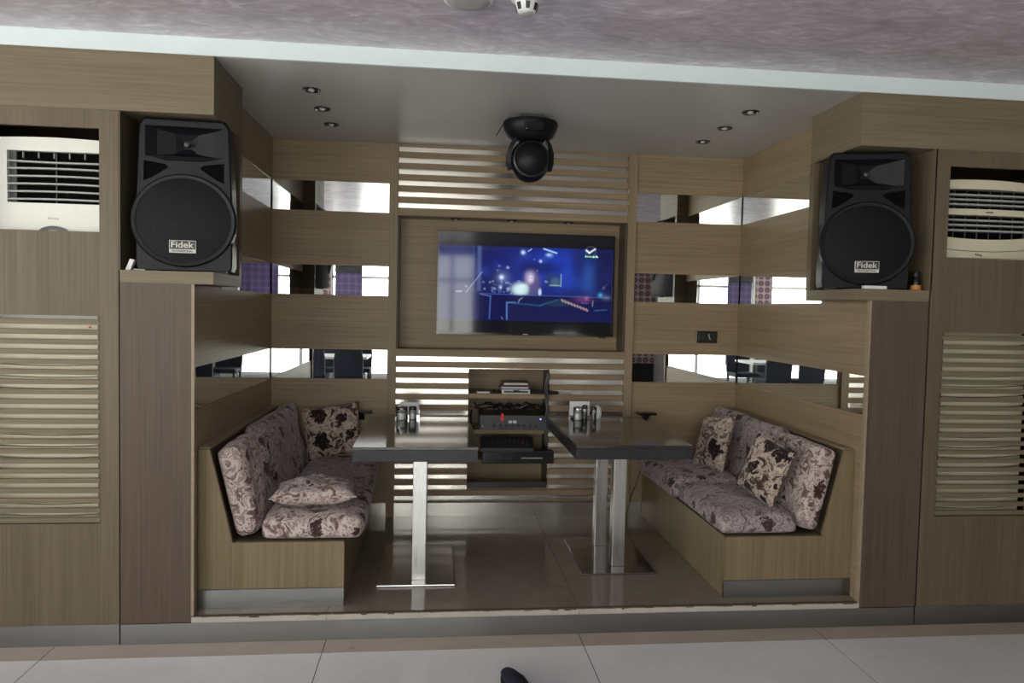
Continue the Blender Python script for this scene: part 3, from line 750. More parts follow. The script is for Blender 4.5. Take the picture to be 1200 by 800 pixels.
# channel emblem: a tick inside a ring over a short line of script
rg = np.sqrt(((U-0.868)/0.029)**2+((V-0.148)/0.05)**2)
add(np.exp(-((rg-1)/0.09)**2)*0.35, (0.18, 0.22, 0.34)); over(blob(0.868, 0.205, 0.04, 0.022, 4)*0.6, (0.0, 0.06, 0.03))
add(seg(0.842, 0.138, 0.860, 0.163, 0.0045), (0.9, 1, 0.95)); add(seg(0.860, 0.163, 0.893, 0.122, 0.004), (0.9, 1, 0.95))
add(seg(0.838, 0.201, 0.905, 0.205, 0.0026), (0.45, 0.9, 0.65)); add(seg(0.90, 0.193, 0.908, 0.203, 0.003), (0.6, 1.0, 0.7)); add(seg(0.885, 0.190, 0.885, 0.212, 0.0018), (0.5, 0.9, 0.6)); add(seg(0.838, 0.190, 0.838, 0.207, 0.0018), (0.4, 0.8, 0.6))
img = np.clip(img, 0, 1.3)
sx0, sx1, sz0, sz1 = TX0+0.011, TX1-0.011, TZ0+0.016, TZ1-0.012
tw = world_off(t)
vx = sx0+(sx1-sx0)*U-tw.x; vz = sz1-(sz1-sz0)*V-tw.z; vy = np.full_like(U, TY+0.004-tw.y)
verts = np.stack([vx, vy, vz], -1).reshape(-1, 3)
faces = []
for j in range(nyp-1):
    r0 = j*nxp
    faces += [(r0+i, r0+nxp+i, r0+nxp+i+1, r0+i+1) for i in range(nxp-1)]
me = bpy.data.meshes.new('screen'); me.from_pydata(verts.tolist(), [], faces)
ca = me.color_attributes.new('picture', 'FLOAT_COLOR', 'POINT')
ca.data.foreach_set('color', np.concatenate([img.reshape(-1, 3), np.ones((nxp*nyp, 1))], 1).astype(np.float32).ravel())
me.materials.append(MAT['tv_picture']); me.update()
so = bpy.data.objects.new('screen', me); COL.objects.link(so); so.parent = t; so['label'] = 'screen with a pale haired singer behind a piano in blue light'

# ------------------------------------------------------------------ recessed downlights
def downlight(x, y, z, r, label, group):
    t = thing('downlight', (x, y, z), label, 'ceiling light', group)
    MB().lathe([(r, 0.0), (r*1.02, -0.004), (r*0.93, -0.008), (r*0.74, -0.006), (r*0.70, -0.001)], (x, y, z), 28, 'z', cap=False).build('trim_ring', 'dark_chrome', t, True)
    MB().lathe([(r*0.72, -0.0015), (r*0.70, -0.0008)], (x, y, z), 24, 'z').build('recess', 'black_plastic', t, True)
    MB().lathe([(r*0.36, -0.002), (r*0.34, -0.008), (r*0.2, -0.012), (r*0.02, -0.013)], (x, y, z), 20, 'z').build('bulb', 'lamp_lens', t, True)
for side, x in (('left', 0.461), ('right', 2.866)):
    for k, (y, w_) in enumerate(((0.45, 'front'), (0.82, 'middle'), (1.185, 'back'))):
        downlight(x, y, ZFT, 0.047, '%s chrome downlight of the three over the %s bench' % (w_, side), 'downlights in the booth ceiling')
for k, (x, w_) in enumerate(((1.26, 'left'), (1.665, 'middle'), (2.08, 'right'))):
    downlight(x, D+0.075, 2.255, 0.036, '%s of the three small downlights above the television' % w_, 'downlights in the television recess')

# ------------------------------------------------------------------ moving head stage light
hx, hy = 1.667, 0.78
t = thing('moving_head_light', (hx, hy, ZFT), 'black moving head stage light hanging under the booth ceiling', 'stage light')
MB().box(hx-0.066, hx+0.066, hy-0.066, hy+0.066, ZFT-0.024, ZFT, 0.003).build('mounting_plate', 'grey_metal', t)
prof = [(0.02, -0.022), (0.13, -0.024), (0.158, -0.034), (0.163, -0.05), (0.155, -0.085), (0.135, -0.12), (0.105, -0.142), (0.04, -0.15)]
MB().lathe(prof, (hx, hy, ZFT), 40, 'z', (1.0, 0.85)).build('base', 'speaker_plastic', t, True)
MB().box(hx-0.05, hx+0.06, hy-0.143, hy-0.118, ZFT-0.112, ZFT-0.062, 0.012, 3).build('display_panel', 'gloss_black', t)
hz = 2.490
for s in (-1, 1):
    f = MB()
    lp = []
    for zz, xo, yw in ((ZFT-0.13, 0.085, 0.06), (ZFT-0.17, 0.112, 0.055), (hz+0.04, 0.128, 0.05), (hz-0.02, 0.128, 0.042), (hz-0.055, 0.120, 0.02)):
        lp.append([(hx+s*(xo-0.013), hy-yw, zz), (hx+s*(xo+0.010), hy-yw*0.8, zz), (hx+s*(xo+0.010), hy+yw*0.8, zz), (hx+s*(xo-0.013), hy+yw, zz)])
    f.loft(lp); f.build('yoke_arm', 'speaker_plastic', t, True)
prof = []
for k in range(15):
    a = -math.pi/2+math.pi*k/14; prof.append((max(0.003, 0.118*math.cos(a)), 0.125*math.sin(a)))
hd = MB().lathe(prof, (hx, hy, hz), 40, 'z').build('head', 'speaker_plastic', t, True)
f = MB(); f.lathe([(0.1, 0.0), (0.105, -0.012), (0.096, -0.016), (0.09, -0.006)], (hx, hy-0.06, hz-0.0), 32, 'y', cap=False)
f.build('head_ring', 'black_plastic', t, True)
f = MB(); f.tube([(hx-0.12, hy+0.0, ZFT-0.01), (hx-0.15, hy+0.05, ZFT-0.03), (hx-0.19, hy+0.12, ZFT-0.09)], 0.003, 6)
f.build('cable', 'black_plastic', t)

# ------------------------------------------------------------------ loudspeakers
def boolean_cut(o, cutters):
    for c in cutters:
        md = o.modifiers.new('cut', 'BOOLEAN'); md.object = c; md.operation = 'DIFFERENCE'; md.solver = 'EXACT'
    dg = bpy.context.evaluated_depsgraph_get(); me = bpy.data.meshes.new_from_object(o.evaluated_get(dg))
    old = o.data; o.modifiers.clear(); o.data = me; me.name = old.name
    me.polygons.foreach_set('use_smooth', [True]*len(me.polygons))
    me.set_sharp_from_angle(angle=math.radians(35))
    for c in cutters: bpy.data.objects.remove(c)
def speaker():
    t = thing('loudspeaker', (0, 0, 0), 'x', 'loudspeaker')
    H, R, zc = 0.705, 0.207, 0.236
    # cabinet: tapering box, front at y = 0, narrower rear
    def loop(y, k):
        return [(-0.205*k, y, 0.008), (-0.212*k, y, 0.03), (-0.212*k, y, 0.30), (-0.196*k, y, H-0.03), (-0.176*k, y, H), (0.176*k, y, H), (0.196*k, y, H-0.03), (0.212*k, y, 0.30), (0.212*k, y, 0.03), (0.205*k, y, 0.008)]
    cab = MB().loft([loop(0.018, 0.985), loop(0.012, 0.99), [((0.965*p[0]), 0.0, 0.012+(p[2]-0.012)*0.985) for p in loop(0, 1)]][::-1] + [loop(0.10, 1.0), loop(0.20, 0.9), loop(0.335, 0.62)])
    o = cab.build('cabinet', 'speaker_plastic', t, local=True)
    c1 = MB().box(-0.168, 0.168, -0.02, 0.07, 0.530, 0.668).build('c1', 'speaker_plastic', None)
    c2 = MB().prism([(-0.174, 0.508), (-0.174, 0.415), (-0.14, 0.430), (-0.068, 0.480), (-0.08, 0.494)], 'y', -0.02, 0.05).build('c2', 'speaker_plastic', None)
    c3 = MB().prism([(0.174, 0.508), (0.174, 0.415), (0.14, 0.430), (0.068, 0.480), (0.08, 0.494)], 'y', -0.02, 0.05).build('c3', 'speaker_plastic', None)
    boolean_cut(o, [c1, c2, c3])
    for sg in (-1, 1):
        MB().prism([(sg*x, z) for x, z in [(0.173, 0.507), (0.173, 0.417), (0.14, 0.431), (0.07, 0.480), (0.081, 0.493)]], 'y', 0.006, 0.03).build('port_shade', 'black_void', t, local=True)  # black plugs stand in for the shade inside the cut holes
    # horn flare
    f = MB()
    def rr(w, h, y, z=0.599): return [(-w, y, z-h), (w, y, z-h), (w, y, z+h), (-w, y, z+h)]
    f.loft([rr(0.167, 0.068, 0.002), rr(0.125, 0.060, 0.03), rr(0.05, 0.045, 0.052), rr(0.018, 0.02, 0.066)], False, True)
    f.build('horn', 'speaker_plastic', t, local=True)
    MB().lathe([(0.014, 0.05), (0.012, 0.044), (0.004, 0.041)], (0, 0, 0.599), 16, 'y').build('tweeter', 'grey_metal', t, True, True)
    f = MB(); f.loft([[(-0.168, 0.0, 0.531), (0.168, 0, 0.531), (0.08, 0.0, 0.512), (-0.08, 0.0, 0.512)], [(-0.168, -0.004, 0.531), (0.168, -0.004, 0.531), (0.07, -0.010, 0.514), (-0.07, -0.010, 0.514)]])
    f.build('horn_lip', 'speaker_plastic', t, local=True)
    MB().lathe([(R, 0.055), (R+0.009, 0.03), (R+0.009, -0.006), (R+0.002, -0.014), (R-0.012, -0.012), (R-0.014, -0.004)], (0, 0, zc), 64, 'y', (1.07, 1.0), cap=False).build('grille_ring', 'speaker_plastic', t, True, True)
    MB().lathe([(R-0.010, -0.004), (R-0.012, -0.009), (R*0.75, -0.016), (R*0.45, -0.021), (R*0.2, -0.023), (0.003, -0.024)], (0, 0, zc), 64, 'y', (1.07, 1.0)).build('grille', 'grille_mesh', t, True, True)
    bd = MB().box(-0.058, 0.058, -0.0275, -0.018, zc-0.150, zc-0.092, 0.001, 1).build('badge', 'badge_silver', t, local=True)
    MB().box(-0.055, 0.055, -0.0283, -0.0275, zc-0.133, zc-0.0945).build('badge_field', 'badge_black', bd, local=True)
    text_mesh('Fidek', 0.04, 'lettering', 'badge_silver', bd, (0, -0.0288, zc-0.1135), 0.098, 0.0005, 0.0005)
    text_mesh('PROFESSIONAL', 0.012, 'small_lettering', 'badge_black', bd, (0, -0.0281, zc-0.1415), 0.092, 0.0004, 0.0002)
    for sx_ in (-1, 1):
        MB().box(sx_*0.15-0.025, sx_*0.15+0.025, 0.04, 0.09, 0.0, 0.010, 0.003).build('rubber_foot', 'black_plastic', t, local=True)
        MB().box(sx_*0.08-0.02, sx_*0.08+0.02, 0.22, 0.26, 0.0, 0.010, 0.003).build('rubber_foot', 'black_plastic', t, local=True)
    return t
sp = speaker()
sp.location = (-0.052, 0.055, SHELF1); sp.rotation_euler.z = math.radians(4); sp.scale = (1.02, 1.02, 1.01)
sp['label'] = 'black loudspeaker in the niche above the left pillar, beside a white air conditioner'; sp['group'] = 'loudspeakers on the pillar shelves'
s2 = copy_tree(sp); s2.location = (3.36, 0.08, SHELF1); s2.rotation_euler.z = math.radians(-15)
s2['label'] = 'black loudspeaker with a white remote lying before it above the right pillar'

# odds and ends on the speaker shelves
t = thing('remote_control', (3.375, 0.025, SHELF1), 'slim white remote lying in front of the right loudspeaker', 'remote')
MB().box(3.315, 3.44, 0.008, 0.036, SHELF1+0.0005, SHELF1+0.018, 0.005, 3).build('body', 'white_plastic', t)
for k in range(3): MB().box(3.33+0.022*k, 3.342+0.022*k, 0.015, 0.028, SHELF1+0.018, SHELF1+0.0195, 0.0005, 1).build('button', 'grey_print', t)
t = thing('small_bottle', (3.638, 0.06, SHELF1), 'small black bottle with an orange band beside the right loudspeaker', 'bottle')
c = (3.630, 0.06, SHELF1)
MB().lathe([(0.024, 0.0005), (0.026, 0.004), (0.026, 0.028)], c, 24).build('orange_band', 'orange_band', t, True)
MB().lathe([(0.025, 0.028), (0.025, 0.062), (0.019, 0.07), (0.018, 0.075)], c, 24).build('body', 'gloss_black', t, True)
MB().lathe([(0.020, 0.075), (0.020, 0.098), (0.017, 0.102)], c, 24).build('cap', 'black_plastic', t, True)
t = thing('white_charger', (-0.288, 0.05, SHELF1), 'small white adapter leaning beside the left loudspeaker', 'adapter')
MB().prism([(-0.305, SHELF1+0.0005), (-0.280, SHELF1+0.0005), (-0.262, SHELF1+0.05), (-0.283, SHELF1+0.053)], 'y', 0.02, 0.045, 0.003).build('body', 'white_plastic', t)
MB().tube([(-0.27, 0.032, SHELF1+0.006), (-0.25, 0.03, SHELF1+0.004), (-0.22, 0.035, SHELF1+0.004)], 0.0025, 6).build('cord', 'white_plastic', t)

# ------------------------------------------------------------------ air conditioners behind the front walls
def bowed(f, x0, x1, y0, y1, z0, z1, sag0=0.0, sag1=0.0, bow=0.0, n=16):
    # bar whose lower/upper edges sag in the middle and whose front bows out
    loops = []
    for k in range(n+1):
        u = k/n; s = 1-(2*u-1)**2; x = x0+(x1-x0)*u
        loops.append([(x, y0-bow*s, z0-sag0*s), (x, y1, z0-sag0*s), (x, y1, z1-sag1*s), (x, y0-bow*s, z1-sag1*s)])
    return f.loft(loops)
def intake(t, x0, x1, y, mat, seed):
    f = MB(); random.seed(seed); z = 0.56
    while z < 1.53:
        h = 0.0475; bowed(f, x0, x1, y-0.012, y+0.01, z, z+h, 0.012, 0.010, 0.012); z += 0.0545
    f.build('intake_louvres', mat, t)
def air_conditioner_left():
    x0, x1, y = -0.955, -0.345, 0.075
    t = thing('air_conditioner', ((x0+x1)/2, 0.3, 0.02), 'white floor standing air conditioner behind the left front wall opening', 'air conditioner', 'air conditioners behind the front walls')
    gz0, gz1, gx0, gx1 = 2.062, 2.300, -0.842, -0.36
    f = MB(); f.box(x0, x1, y+0.03, 0.56, 0.02, 2.34, 0.012)
    f.box(x0, x1, y, y+0.03, 1.56, gz0); f.box(x0, gx0, y, y+0.03, gz0, gz1); f.box(gx1, x1, y, y+0.03, gz0, gz1)
    bowed(f, x0, x1, y, y+0.03, gz1, 2.352, 0, -0.012); f.box(x0, x1, y, y+0.03, 0.02, 0.555)
    f.build('housing', 'ac_white', t)
    MB().box(gx0+0.001, gx1-0.001, y+0.0275, y+0.0298, gz0, gz1).build('grille_shade', 'black_void', t)  # black sheet in place of the dark depth behind the slats
    f = MB()
    for k in range(6):
        z = gz1-0.047-0.0352*k
        bowed(f, gx0+0.002, gx1-0.002, y+0.001, y+0.022, z-0.0035, z+0.0035, 0.004 if k == 0 else -0.004, 0.004 if k == 0 else -0.004, 0.004)
    f.build('louvre_slats', 'ac_slat', t)
    for k in range(7): MB().box(gx0+0.06+0.068*k, gx0+0.063+0.068*k, y+0.014, y+0.026, gz1-0.03, gz1-0.004).build('fin', 'ac_slat', t)
    MB().box(gx0+0.205, gx0+0.209, y+0.016, y+0.024, gz0, gz1).build('centre_rib', 'ac_fin', t)
    MB().box(gx0, gx0+0.03, y+0.022, y+0.027, gz0, gz1).build('side_strip', 'ac_fin', t)
    pts = [(-0.64+0.075*math.cos(a), 1.913+0.045*math.sin(a)) for a in np.linspace(0, math.pi, 18)]
    MB().prism(pts, 'y', y-0.006, y).build('control_panel', 'gloss_black', t)
    pts = [(-0.64+0.055*math.cos(a), 1.913+0.026*math.sin(a)) for a in np.linspace(0, math.pi, 18)]
    MB().prism(pts, 'y', y-0.008, y-0.006).build('control_display', 'grey_print', t)
    f = MB()
    for k in range(4): f.box(-0.664+0.012*k, -0.656+0.012*k, y-0.0008, y, 1.987, 1.999-0.004*(k > 0))
    f.build('logo', 'grey_print', t)
    intake(t, x0+0.01, x1-0.01, y+0.012, 'ac_cream', 1)
    MB().lathe([(0.005, -0.0045), (0.005, 0)], (-0.478, y-0.012, 1.4905), 12, 'y').build('power_light', 'red_plastic', t)
def air_conditioner_right():
    x0, x1, y = 3.70, 4.31, 0.085
    t = thing('air_conditioner', ((x0+x1)/2, 0.3, 0.02), 'cream floor standing air conditioner behind the right front wall opening', 'air conditioner', 'air conditioners behind the front walls')
    f = MB(); f.box(x0, x1, y+0.04, 0.56, 0.02, 2.31, 0.012)
    f.box(x0, x1, y+0.005, y+0.04, 1.56, 1.94); bowed(f, x0, x1, y, y+0.04, 1.94, 2.06, 0, 0.022, 0.02)
    bowed(f, x0, x1, y, y+0.04, 2.296, 2.338, -0.005, -0.012, 0.02); bowed(f, x0, x1, y, y+0.04, 2.165, 2.197, 0.0, 0.0, 0.022)
    f.box(x0, x1, y+0.005, y+0.04, 0.02, 0.555)
    f.build('housing', 'ac_cream', t)
    MB().box(x0+0.002, x1-0.002, y+0.036, y+0.0398, 2.03, 2.305).build('grille_shade', 'black_void', t)  # black sheet standing in for shade behind the bowed slats
    f = MB()
    for z in (2.272, 2.247, 2.222, 2.140, 2.114, 2.086):
        bowed(f, x0, x1, y+0.001, y+0.026, z-0.0045, z+0.0045, 0.002, 0.002, 0.02)
    f.build('louvre_slats', 'ac_slat', t)
    for k in range(9): MB().box(x0+0.03+0.068*k, x0+0.033+0.068*k, y+0.028, y+0.035, 2.03, 2.30).build('fin', 'ac_fin', t)
    f = MB(); bowed(f, 3.93, 4.10, y-0.019, y-0.016, 2.178, 2.184, 0, 0, 0.003)
    f.build('bar_slot', 'grey_metal', t)
    f = MB(); bowed(f, x0, x1, y-0.0015, y, 1.995, 1.998, 0.022, 0.022, 0.02); f.build('seam_line', 'grey_metal', t)
    f = MB()
    for k in range(4): f.box(3.962+0.010*k, 3.969+0.010*k, y-0.021, y-0.0, 1.955-0.002*k, 1.963-0.002*k)
    f.build('logo', 'grey_metal', t)
    intake(t, x0+0.01, x1-0.01, y+0.017, 'ac_cream', 2)
air_conditioner_left(); air_conditioner_right()
def louvre(side, x0, x1):
    t = thing('louvre_grille', ((x0+x1)/2, 0.01, 0.578), 'grille of horizontal wooden slats in the %s front wall below the air conditioner opening' % side, 'grille', 'slatted grilles in the front walls')
    f = MB(); zt, zb = 1.545, 0.578; n_ = 21; pt = (zt-zb)/n_
    for k in range(n_):
        z = zt-0.0175-pt*k; f.box(x0+0.004, x1-0.002, 0.002, 0.016, z-0.0235, z, 0.002, 1)
    f.build('slats', 'wood_fascia', t)
    f = MB(); e = x1-0.012 if side == 'left' else x0
    f.box(e, e+0.012, 0.008, 0.03, zb, zt)
    f.build('end_batten', 'wood_niche_dark', t)
louvre('left', *LOX); louvre('right', *ROX)

# ------------------------------------------------------------------ wall switch and small black boxes
t = thing('wall_switch', (3.115, D, 1.442), 'black double switch plate on the back wall beside the right mirrors', 'switch')
MB().box(3.035, 3.197, D-0.010, D-0.0005, 1.398, 1.486, 0.004).build('plate', 'gloss_black', t)
MB().box(3.05, 3.115, D-0.014, D-0.010, 1.412, 1.472, 0.003).build('rocker', 'black_plastic', t)
MB().box(3.118, 3.183, D-0.016, D-0.010, 1.412, 1.472, 0.003).build('rocker', 'black_plastic', t)
f = MB(); f.tube([(3.128, D-0.017, 1.466), (3.131, D-0.018, 1.445), (3.142, D-0.017, 1.424)], 0.0022, 6); f.build('edge_strip', 'white_plastic', t)

# ------------------------------------------------------------------ benches
def poly(side, pts): return [(mx_(side, x), z) for x, z in pts]
def bench(side):
    lab = {'left': 'wooden booth bench along the left wall with a steel kick plate', 'right': 'wooden booth bench along the right wall with a steel kick plate'}[side]
    t = thing('booth_bench', (mx_(side, 0.35), 0.85, ZP), lab, 'bench', 'booth benches')
    e = [(0.002, 0.222), (0.70, 0.222), (0.70, 0.452), (0.165, 0.452), (0.056, 0.91), (0.002, 0.91)]
    MB().prism(poly(side, e), 'y', 0.09, 0.112, 0.0015).build('end_panel', 'wood_bench', t)
    f = MB(); mbox(f, side, 0.002, 0.70, 0.086, 0.112, ZP+0.001, 0.221); f.build('kick_plate', 'steel_plinth', t)
    f = MB(); mbox(f, side, 0.002, 0.698, 0.112, D-0.03, ZP+0.001, 0.45); f.build('seat_box', 'wood_bench', t)
    f = MB(); f.prism(poly(side, [(0.002, 0.451), (0.15, 0.451), (0.040, 0.905), (0.002, 0.905)]), 'y', 0.112, D-0.003)
    f.build('backrest', 'wood_niche_dark', t)
    f = MB(); mbox(f, side, 0.002, 0.052, 0.112, D-0.003, 0.905, 0.917); f.build('ledge', 'wood_horizontal', t)
    f = MB(); mbox(f, side, 0.15, 0.695, 0.112, D-0.03, 0.4505, 0.4525); f.build('seat_board', 'wood_niche_dark', t)
bench('left'); bench('right')

# ------------------------------------------------------------------ cushions
def slab(name, size, loc, rot, mat, label, group, seed, puff=0.18, r=0.045):
    # rounded upholstered slab, size = (x, y, z)
    w, d, h = size; n_ = 18
    rs = np.random.RandomState(seed); ph = rs.uniform(0, 6.28, 8)
    bm = bmesh.new(); bmesh.ops.create_cube(bm, size=2.0)
    bmesh.ops.subdivide_edges(bm, edges=list(bm.edges), cuts=n_, use_grid_fill=True)
    for v in bm.verts:
        u = Vector(v.co)
        p = Vector((u.x*w/2, u.y*d/2, u.z*h/2))
        inner = Vector((max(-w/2+r, min(w/2-r, p.x)), max(-d/2+r, min(d/2-r, p.y)), max(-h/2+r*0.98, min(h/2-r*0.98, p.z))))
        q = p-inner
        if q.length > 1e-9: p = inner+q.normalized()*r
        s = (1-u.x**4)*(1-u.y**4)
        k = 1 if u.z > 0 else 0.35
        p.z += k*u.z*puff*h*s*0.5
        p.x *= 1+0.012*math.sin(3*u.y+ph[0])+0.008*math.sin(7*u.y+ph[1])
        if u.z > -0.5:
            p.z += 0.006*math.sin(5*u.x+ph[2]+2*u.y)+0.005*math.sin(9*u.y+ph[3]+3*u.x)+0.003*math.sin(17*u.x+11*u.y+ph[4])
        v.co = p
    zmin = min(v.co.z for v in bm.verts)
    for v in bm.verts:
        v.co.z -= zmin
    bmesh.ops.recalc_face_normals(bm, faces=bm.faces)
    me = bpy.data.meshes.new(name); bm.to_mesh(me); bm.free()
    me.polygons.foreach_set('use_smooth', [True]*len(me.polygons)); me.materials.append(MAT[mat])
    o = bpy.data.objects.new(name, me); COL.objects.link(o); o.location = loc; o.rotation_euler = rot
    # piping seam round the edge
    return finish(o, label, 'cushion', group)
def pillow(name, w, h, th, loc, rot, mat, label, group, seed):
    n_ = 26; rs = np.random.RandomState(seed); ph = rs.uniform(0, 6.28, 8)
    bm = bmesh.new(); grid = {}
    for side in (1, -1):
        for i in range(n_+1):
            for j in range(n_+1):
                u, v = -1+2*i/n_, -1+2*j/n_
                edge = i in (0, n_) or j in (0, n_)
                if edge and side == -1: grid[(side, i, j)] = grid[(1, i, j)]; continue
                x = w/2*u*(1-0.07*(1-v*v)); z = h/2*v*(1-0.07*(1-u*u))
                y = side*th/2*((1-u*u)*(1-v*v))**0.42
                y += side*0.012*(1-u*u)*(1-v*v)*(math.sin(4*u+ph[0]+3*v)+0.6*math.sin(7*v-5*u+ph[1]))
                grid[(side, i, j)] = bm.verts.new((x, y, z))
    for side in (1, -1):
        for i in range(n_):
            for j in range(n_):
                q = [grid[(side, i, j)], grid[(side, i+1, j)], grid[(side, i+1, j+1)], grid[(side, i, j+1)]]
                bm.faces.new(q if side == -1 else q[::-1])
    bmesh.ops.recalc_face_normals(bm, faces=bm.faces)
    me = bpy.data.meshes.new(name); bm.to_mesh(me); bm.free()
    me.polygons.foreach_set('use_smooth', [True]*len(me.polygons)); me.materials.append(MAT[mat])
    o = bpy.data.objects.new(name, me); COL.objects.link(o); o.location = loc; o.rotation_euler = rot
    finish(o, label, 'pillow', group)
    f = MB(); pts = []
    for k in range(4*n_):
        s, q = divmod(k, n_); i, j = ((q, 0), (n_, q), (n_-q, n_), (0, n_-q))[s]
        u, v = -1+2*i/n_, -1+2*j/n_; pts.append((w/2*u*(1-0.07*(1-v*v)), 0, h/2*v*(1-0.07*(1-u*u))))
    pts.append(pts[0]); f.tube(pts, 0.004, 6); f.build('piping', mat, o, True, True)
    return o
GS, GB, GP = 'seat cushions on the benches', 'back cushions on the benches', 'loose pillows on the benches'
ZC = 0.4535
tilt = math.atan2(0.109, 0.458)
def seat(side, x0, x1, y0, y1, h, seed, label, mat='velvet_damask', rz=0.0):
    slab('seat_cushion', (abs(x1-x0), y1-y0, h), (mx_(side, (x0+x1)/2), (y0+y1)/2, ZC), (0, 0, rz), mat, label, GS, seed, 0.25, 0.034)
def backc(side, y0, y1, ht, seed, label, mat='velvet_damask', dx=0.0):
    # local x = thickness up, stands on its long edge leaning to the wall
    th = 0.115; s = 1 if side == 'left' else -1
    # slab: x = height of the backrest, y = length, z = thickness (its puffed face towards the seat)
    a = math.pi/2-tilt
    o = slab('back_cushion', (ht, y1-y0, th), (0, 0, 0), (0, 0, 0), mat, label, GB, seed, 0.2, 0.036)
    # lower back corner of the cushion at (0.172, ZC); its length axis runs up along the sloped backrest
    upv = Vector((-s*math.sin(tilt), 0, math.cos(tilt))); nv = Vector((s*math.cos(tilt), 0, math.sin(tilt)))
    base = Vector((mx_(side, 0.172+dx), (y0+y1)/2, ZC+0.004))
    c = base+upv*(ht/2)
    yv = nv.cross(upv)
    o.matrix_world = Matrix(((upv.x, yv.x, nv.x, c.x), (upv.y, yv.y, nv.y, c.y), (upv.z, yv.z, nv.z, c.z), (0, 0, 0, 1)))
    return o
seat('left', 0.292, 0.785, 0.10, 0.80, 0.105, 1, 'near seat cushion on the left bench, under a flat pillow', 'velvet_damask_pale')
seat('left', 0.292, 0.765, 0.815, 1.60, 0.115, 2, 'far seat cushion on the left bench, ending at the back wall')
seat('right', 0.292, 0.715, 0.105, 0.83, 0.105, 3, 'near seat cushion on the right bench, smooth mauve top')
seat('right', 0.292, 0.745, 0.845, 1.62, 0.125, 4, 'far seat cushion on the right bench, partly under the table end')
backc('left', 0.118, 0.62, 0.455, 5, 'near back cushion on the left bench, its pale patterned end facing out', 'velvet_damask_pale')
backc('left', 0.635, 1.60, 0.475, 6, 'far back cushion on the left bench, beside the corner pillow')
backc('right', 0.118, 0.62, 0.455, 7, 'near back cushion on the right bench, boldly patterned front end', 'velvet_damask_pale')
backc('right', 0.635, 1.62, 0.475, 8, 'far back cushion on the right bench, between the two pillows')
R_ = math.radians
pillow('throw_pillow', 0.42, 0.42, 0.135, (0.515, 0.36, 0.640), (R_(86), 0, R_(6)), 'velvet_damask_pale', 'patterned pillow lying flat on the left bench seat', GP, 1)
pillow('throw_pillow', 0.38, 0.36, 0.11, (0.445, 1.515, 0.755), (R_(-12), R_(-8), R_(2)), 'velvet_damask_bold', 'brown and cream pillow upright in the back corner of the left bench', GP, 2)
pillow('throw_pillow', 0.34, 0.34, 0.11, (2.985, 0.36, 0.752), (R_(-17), R_(10), R_(-80)), 'velvet_damask_bold', 'dark flowered pillow leaning in the middle of the right bench', GP, 3)
pillow('throw_pillow', 0.34, 0.36, 0.11, (2.975, 1.10, 0.765), (R_(-17), R_(-6), R_(-78)), 'velvet_damask_bold', 'dark flowered pillow leaning at the far end of the right bench', GP, 4)

# ------------------------------------------------------------------ tables
def table(xc, y0, y1, bx0, bx1, by0, by1, cols, label):
    hw = 0.328; zt = 0.885; th = 0.078
    t = thing('dining_table', (xc, (y0+y1)/2, ZP), label, 'table', 'tables in the booth')
    MB().box(xc-hw, xc+hw, y0, y1, zt-0.016, zt, 0.002).build('tabletop', 'dark_stone_top', t)
    f = MB(); f.box(xc-hw+0.001, xc+hw-0.001, y0+0.001, y1-0.001, zt-th, zt-0.0165, 0.003); f.build('apron', 'stone_edge', t, label='grey stone edge under the top')
    for cx_, cy_ in cols:
        MB().box(cx_-0.037, cx_+0.037, cy_-0.037, cy_+0.037, ZP+0.012, zt-th+0.001, 0.003).build('column', 'steel_post', t)
    MB().box(bx0, bx1, by0, by1, ZP+0.0005, ZP+0.012, 0.003).build('base_plate', 'steel_base', t)
    return zt
ZT = table(1.038, 0.285, 1.36, 0.842, 1.257, 0.31, 0.985, [(1.062, 0.42), (1.062, 0.80)], 'dark stone topped table beside the left bench')
table(2.232, 0.345, 1.42, 1.98, 2.405, 0.435, 1.08, [(2.205, 0.58), (2.185, 0.95)], 'dark stone topped table beside the right bench')

# condiments
def shaker(x, y, r, h, fill, label):
    t = thing('shaker', (x, y, ZT), label, 'shaker', 'salt and pepper shakers on the tables')
    MB().lathe([(r, 0.001), (r, h*0.72), (r*0.93, h*0.76)], (x, y, ZT), 24).build('jar', 'drinking_glass', t, True)
    MB().lathe([(r*0.86, 0.004), (r*0.86, h*0.5)], (x, y, ZT), 20).build('filling', fill, t, True)
    MB().lathe([(r*1.02, h*0.74), (r*1.04, h*0.9), (r*0.9, h*0.97), (r*0.4, h)], (x, y, ZT), 24).build('cap', 'dark_chrome' if r > 0.025 else 'black_plastic', t, True)
def napkins(x0, x1, y, label, h=0.10):
    t = thing('napkin_holder', ((x0+x1)/2, y, ZT), label, 'napkin holder', 'napkin holders on the tables')
    MB().box(x0, x1, y-0.02, y+0.02, ZT+0.0005, ZT+0.006, 0.001).build('base', 'chrome', t)
    f = MB()
    for k in range(5):
        f.box(x0+0.003, x1-0.003, y-0.014+0.0055*k, y-0.010+0.0055*k, ZT+0.006, ZT+h-0.002*(k % 2))
    f.build('napkins', 'paper_white', t)
    MB().box(x0, x1, y+0.017, y+0.020, ZT+0.006, ZT+0.05).build('back_plate', 'chrome', t)
    MB().box(x0, x1, y-0.020, y-0.017, ZT+0.006, ZT+0.022).build('front_plate', 'chrome', t)
napkins(0.905, 1.035, 1.305, 'white napkins standing behind the shakers on the left table', 0.103)
shaker(0.922, 1.235, 0.036, 0.09, 'salt_fill', 'wide glass salt shaker on the left table')
shaker(0.992, 1.235, 0.024, 0.088, 'salt_fill', 'narrow glass shaker beside the wide one on the left table')
napkins(2.045, 2.185, 1.335, 'white napkins standing behind the shakers on the right table', 0.115)
shaker(2.092, 1.265, 0.031, 0.09, 'salt_fill', 'wide glass salt shaker on the right table')
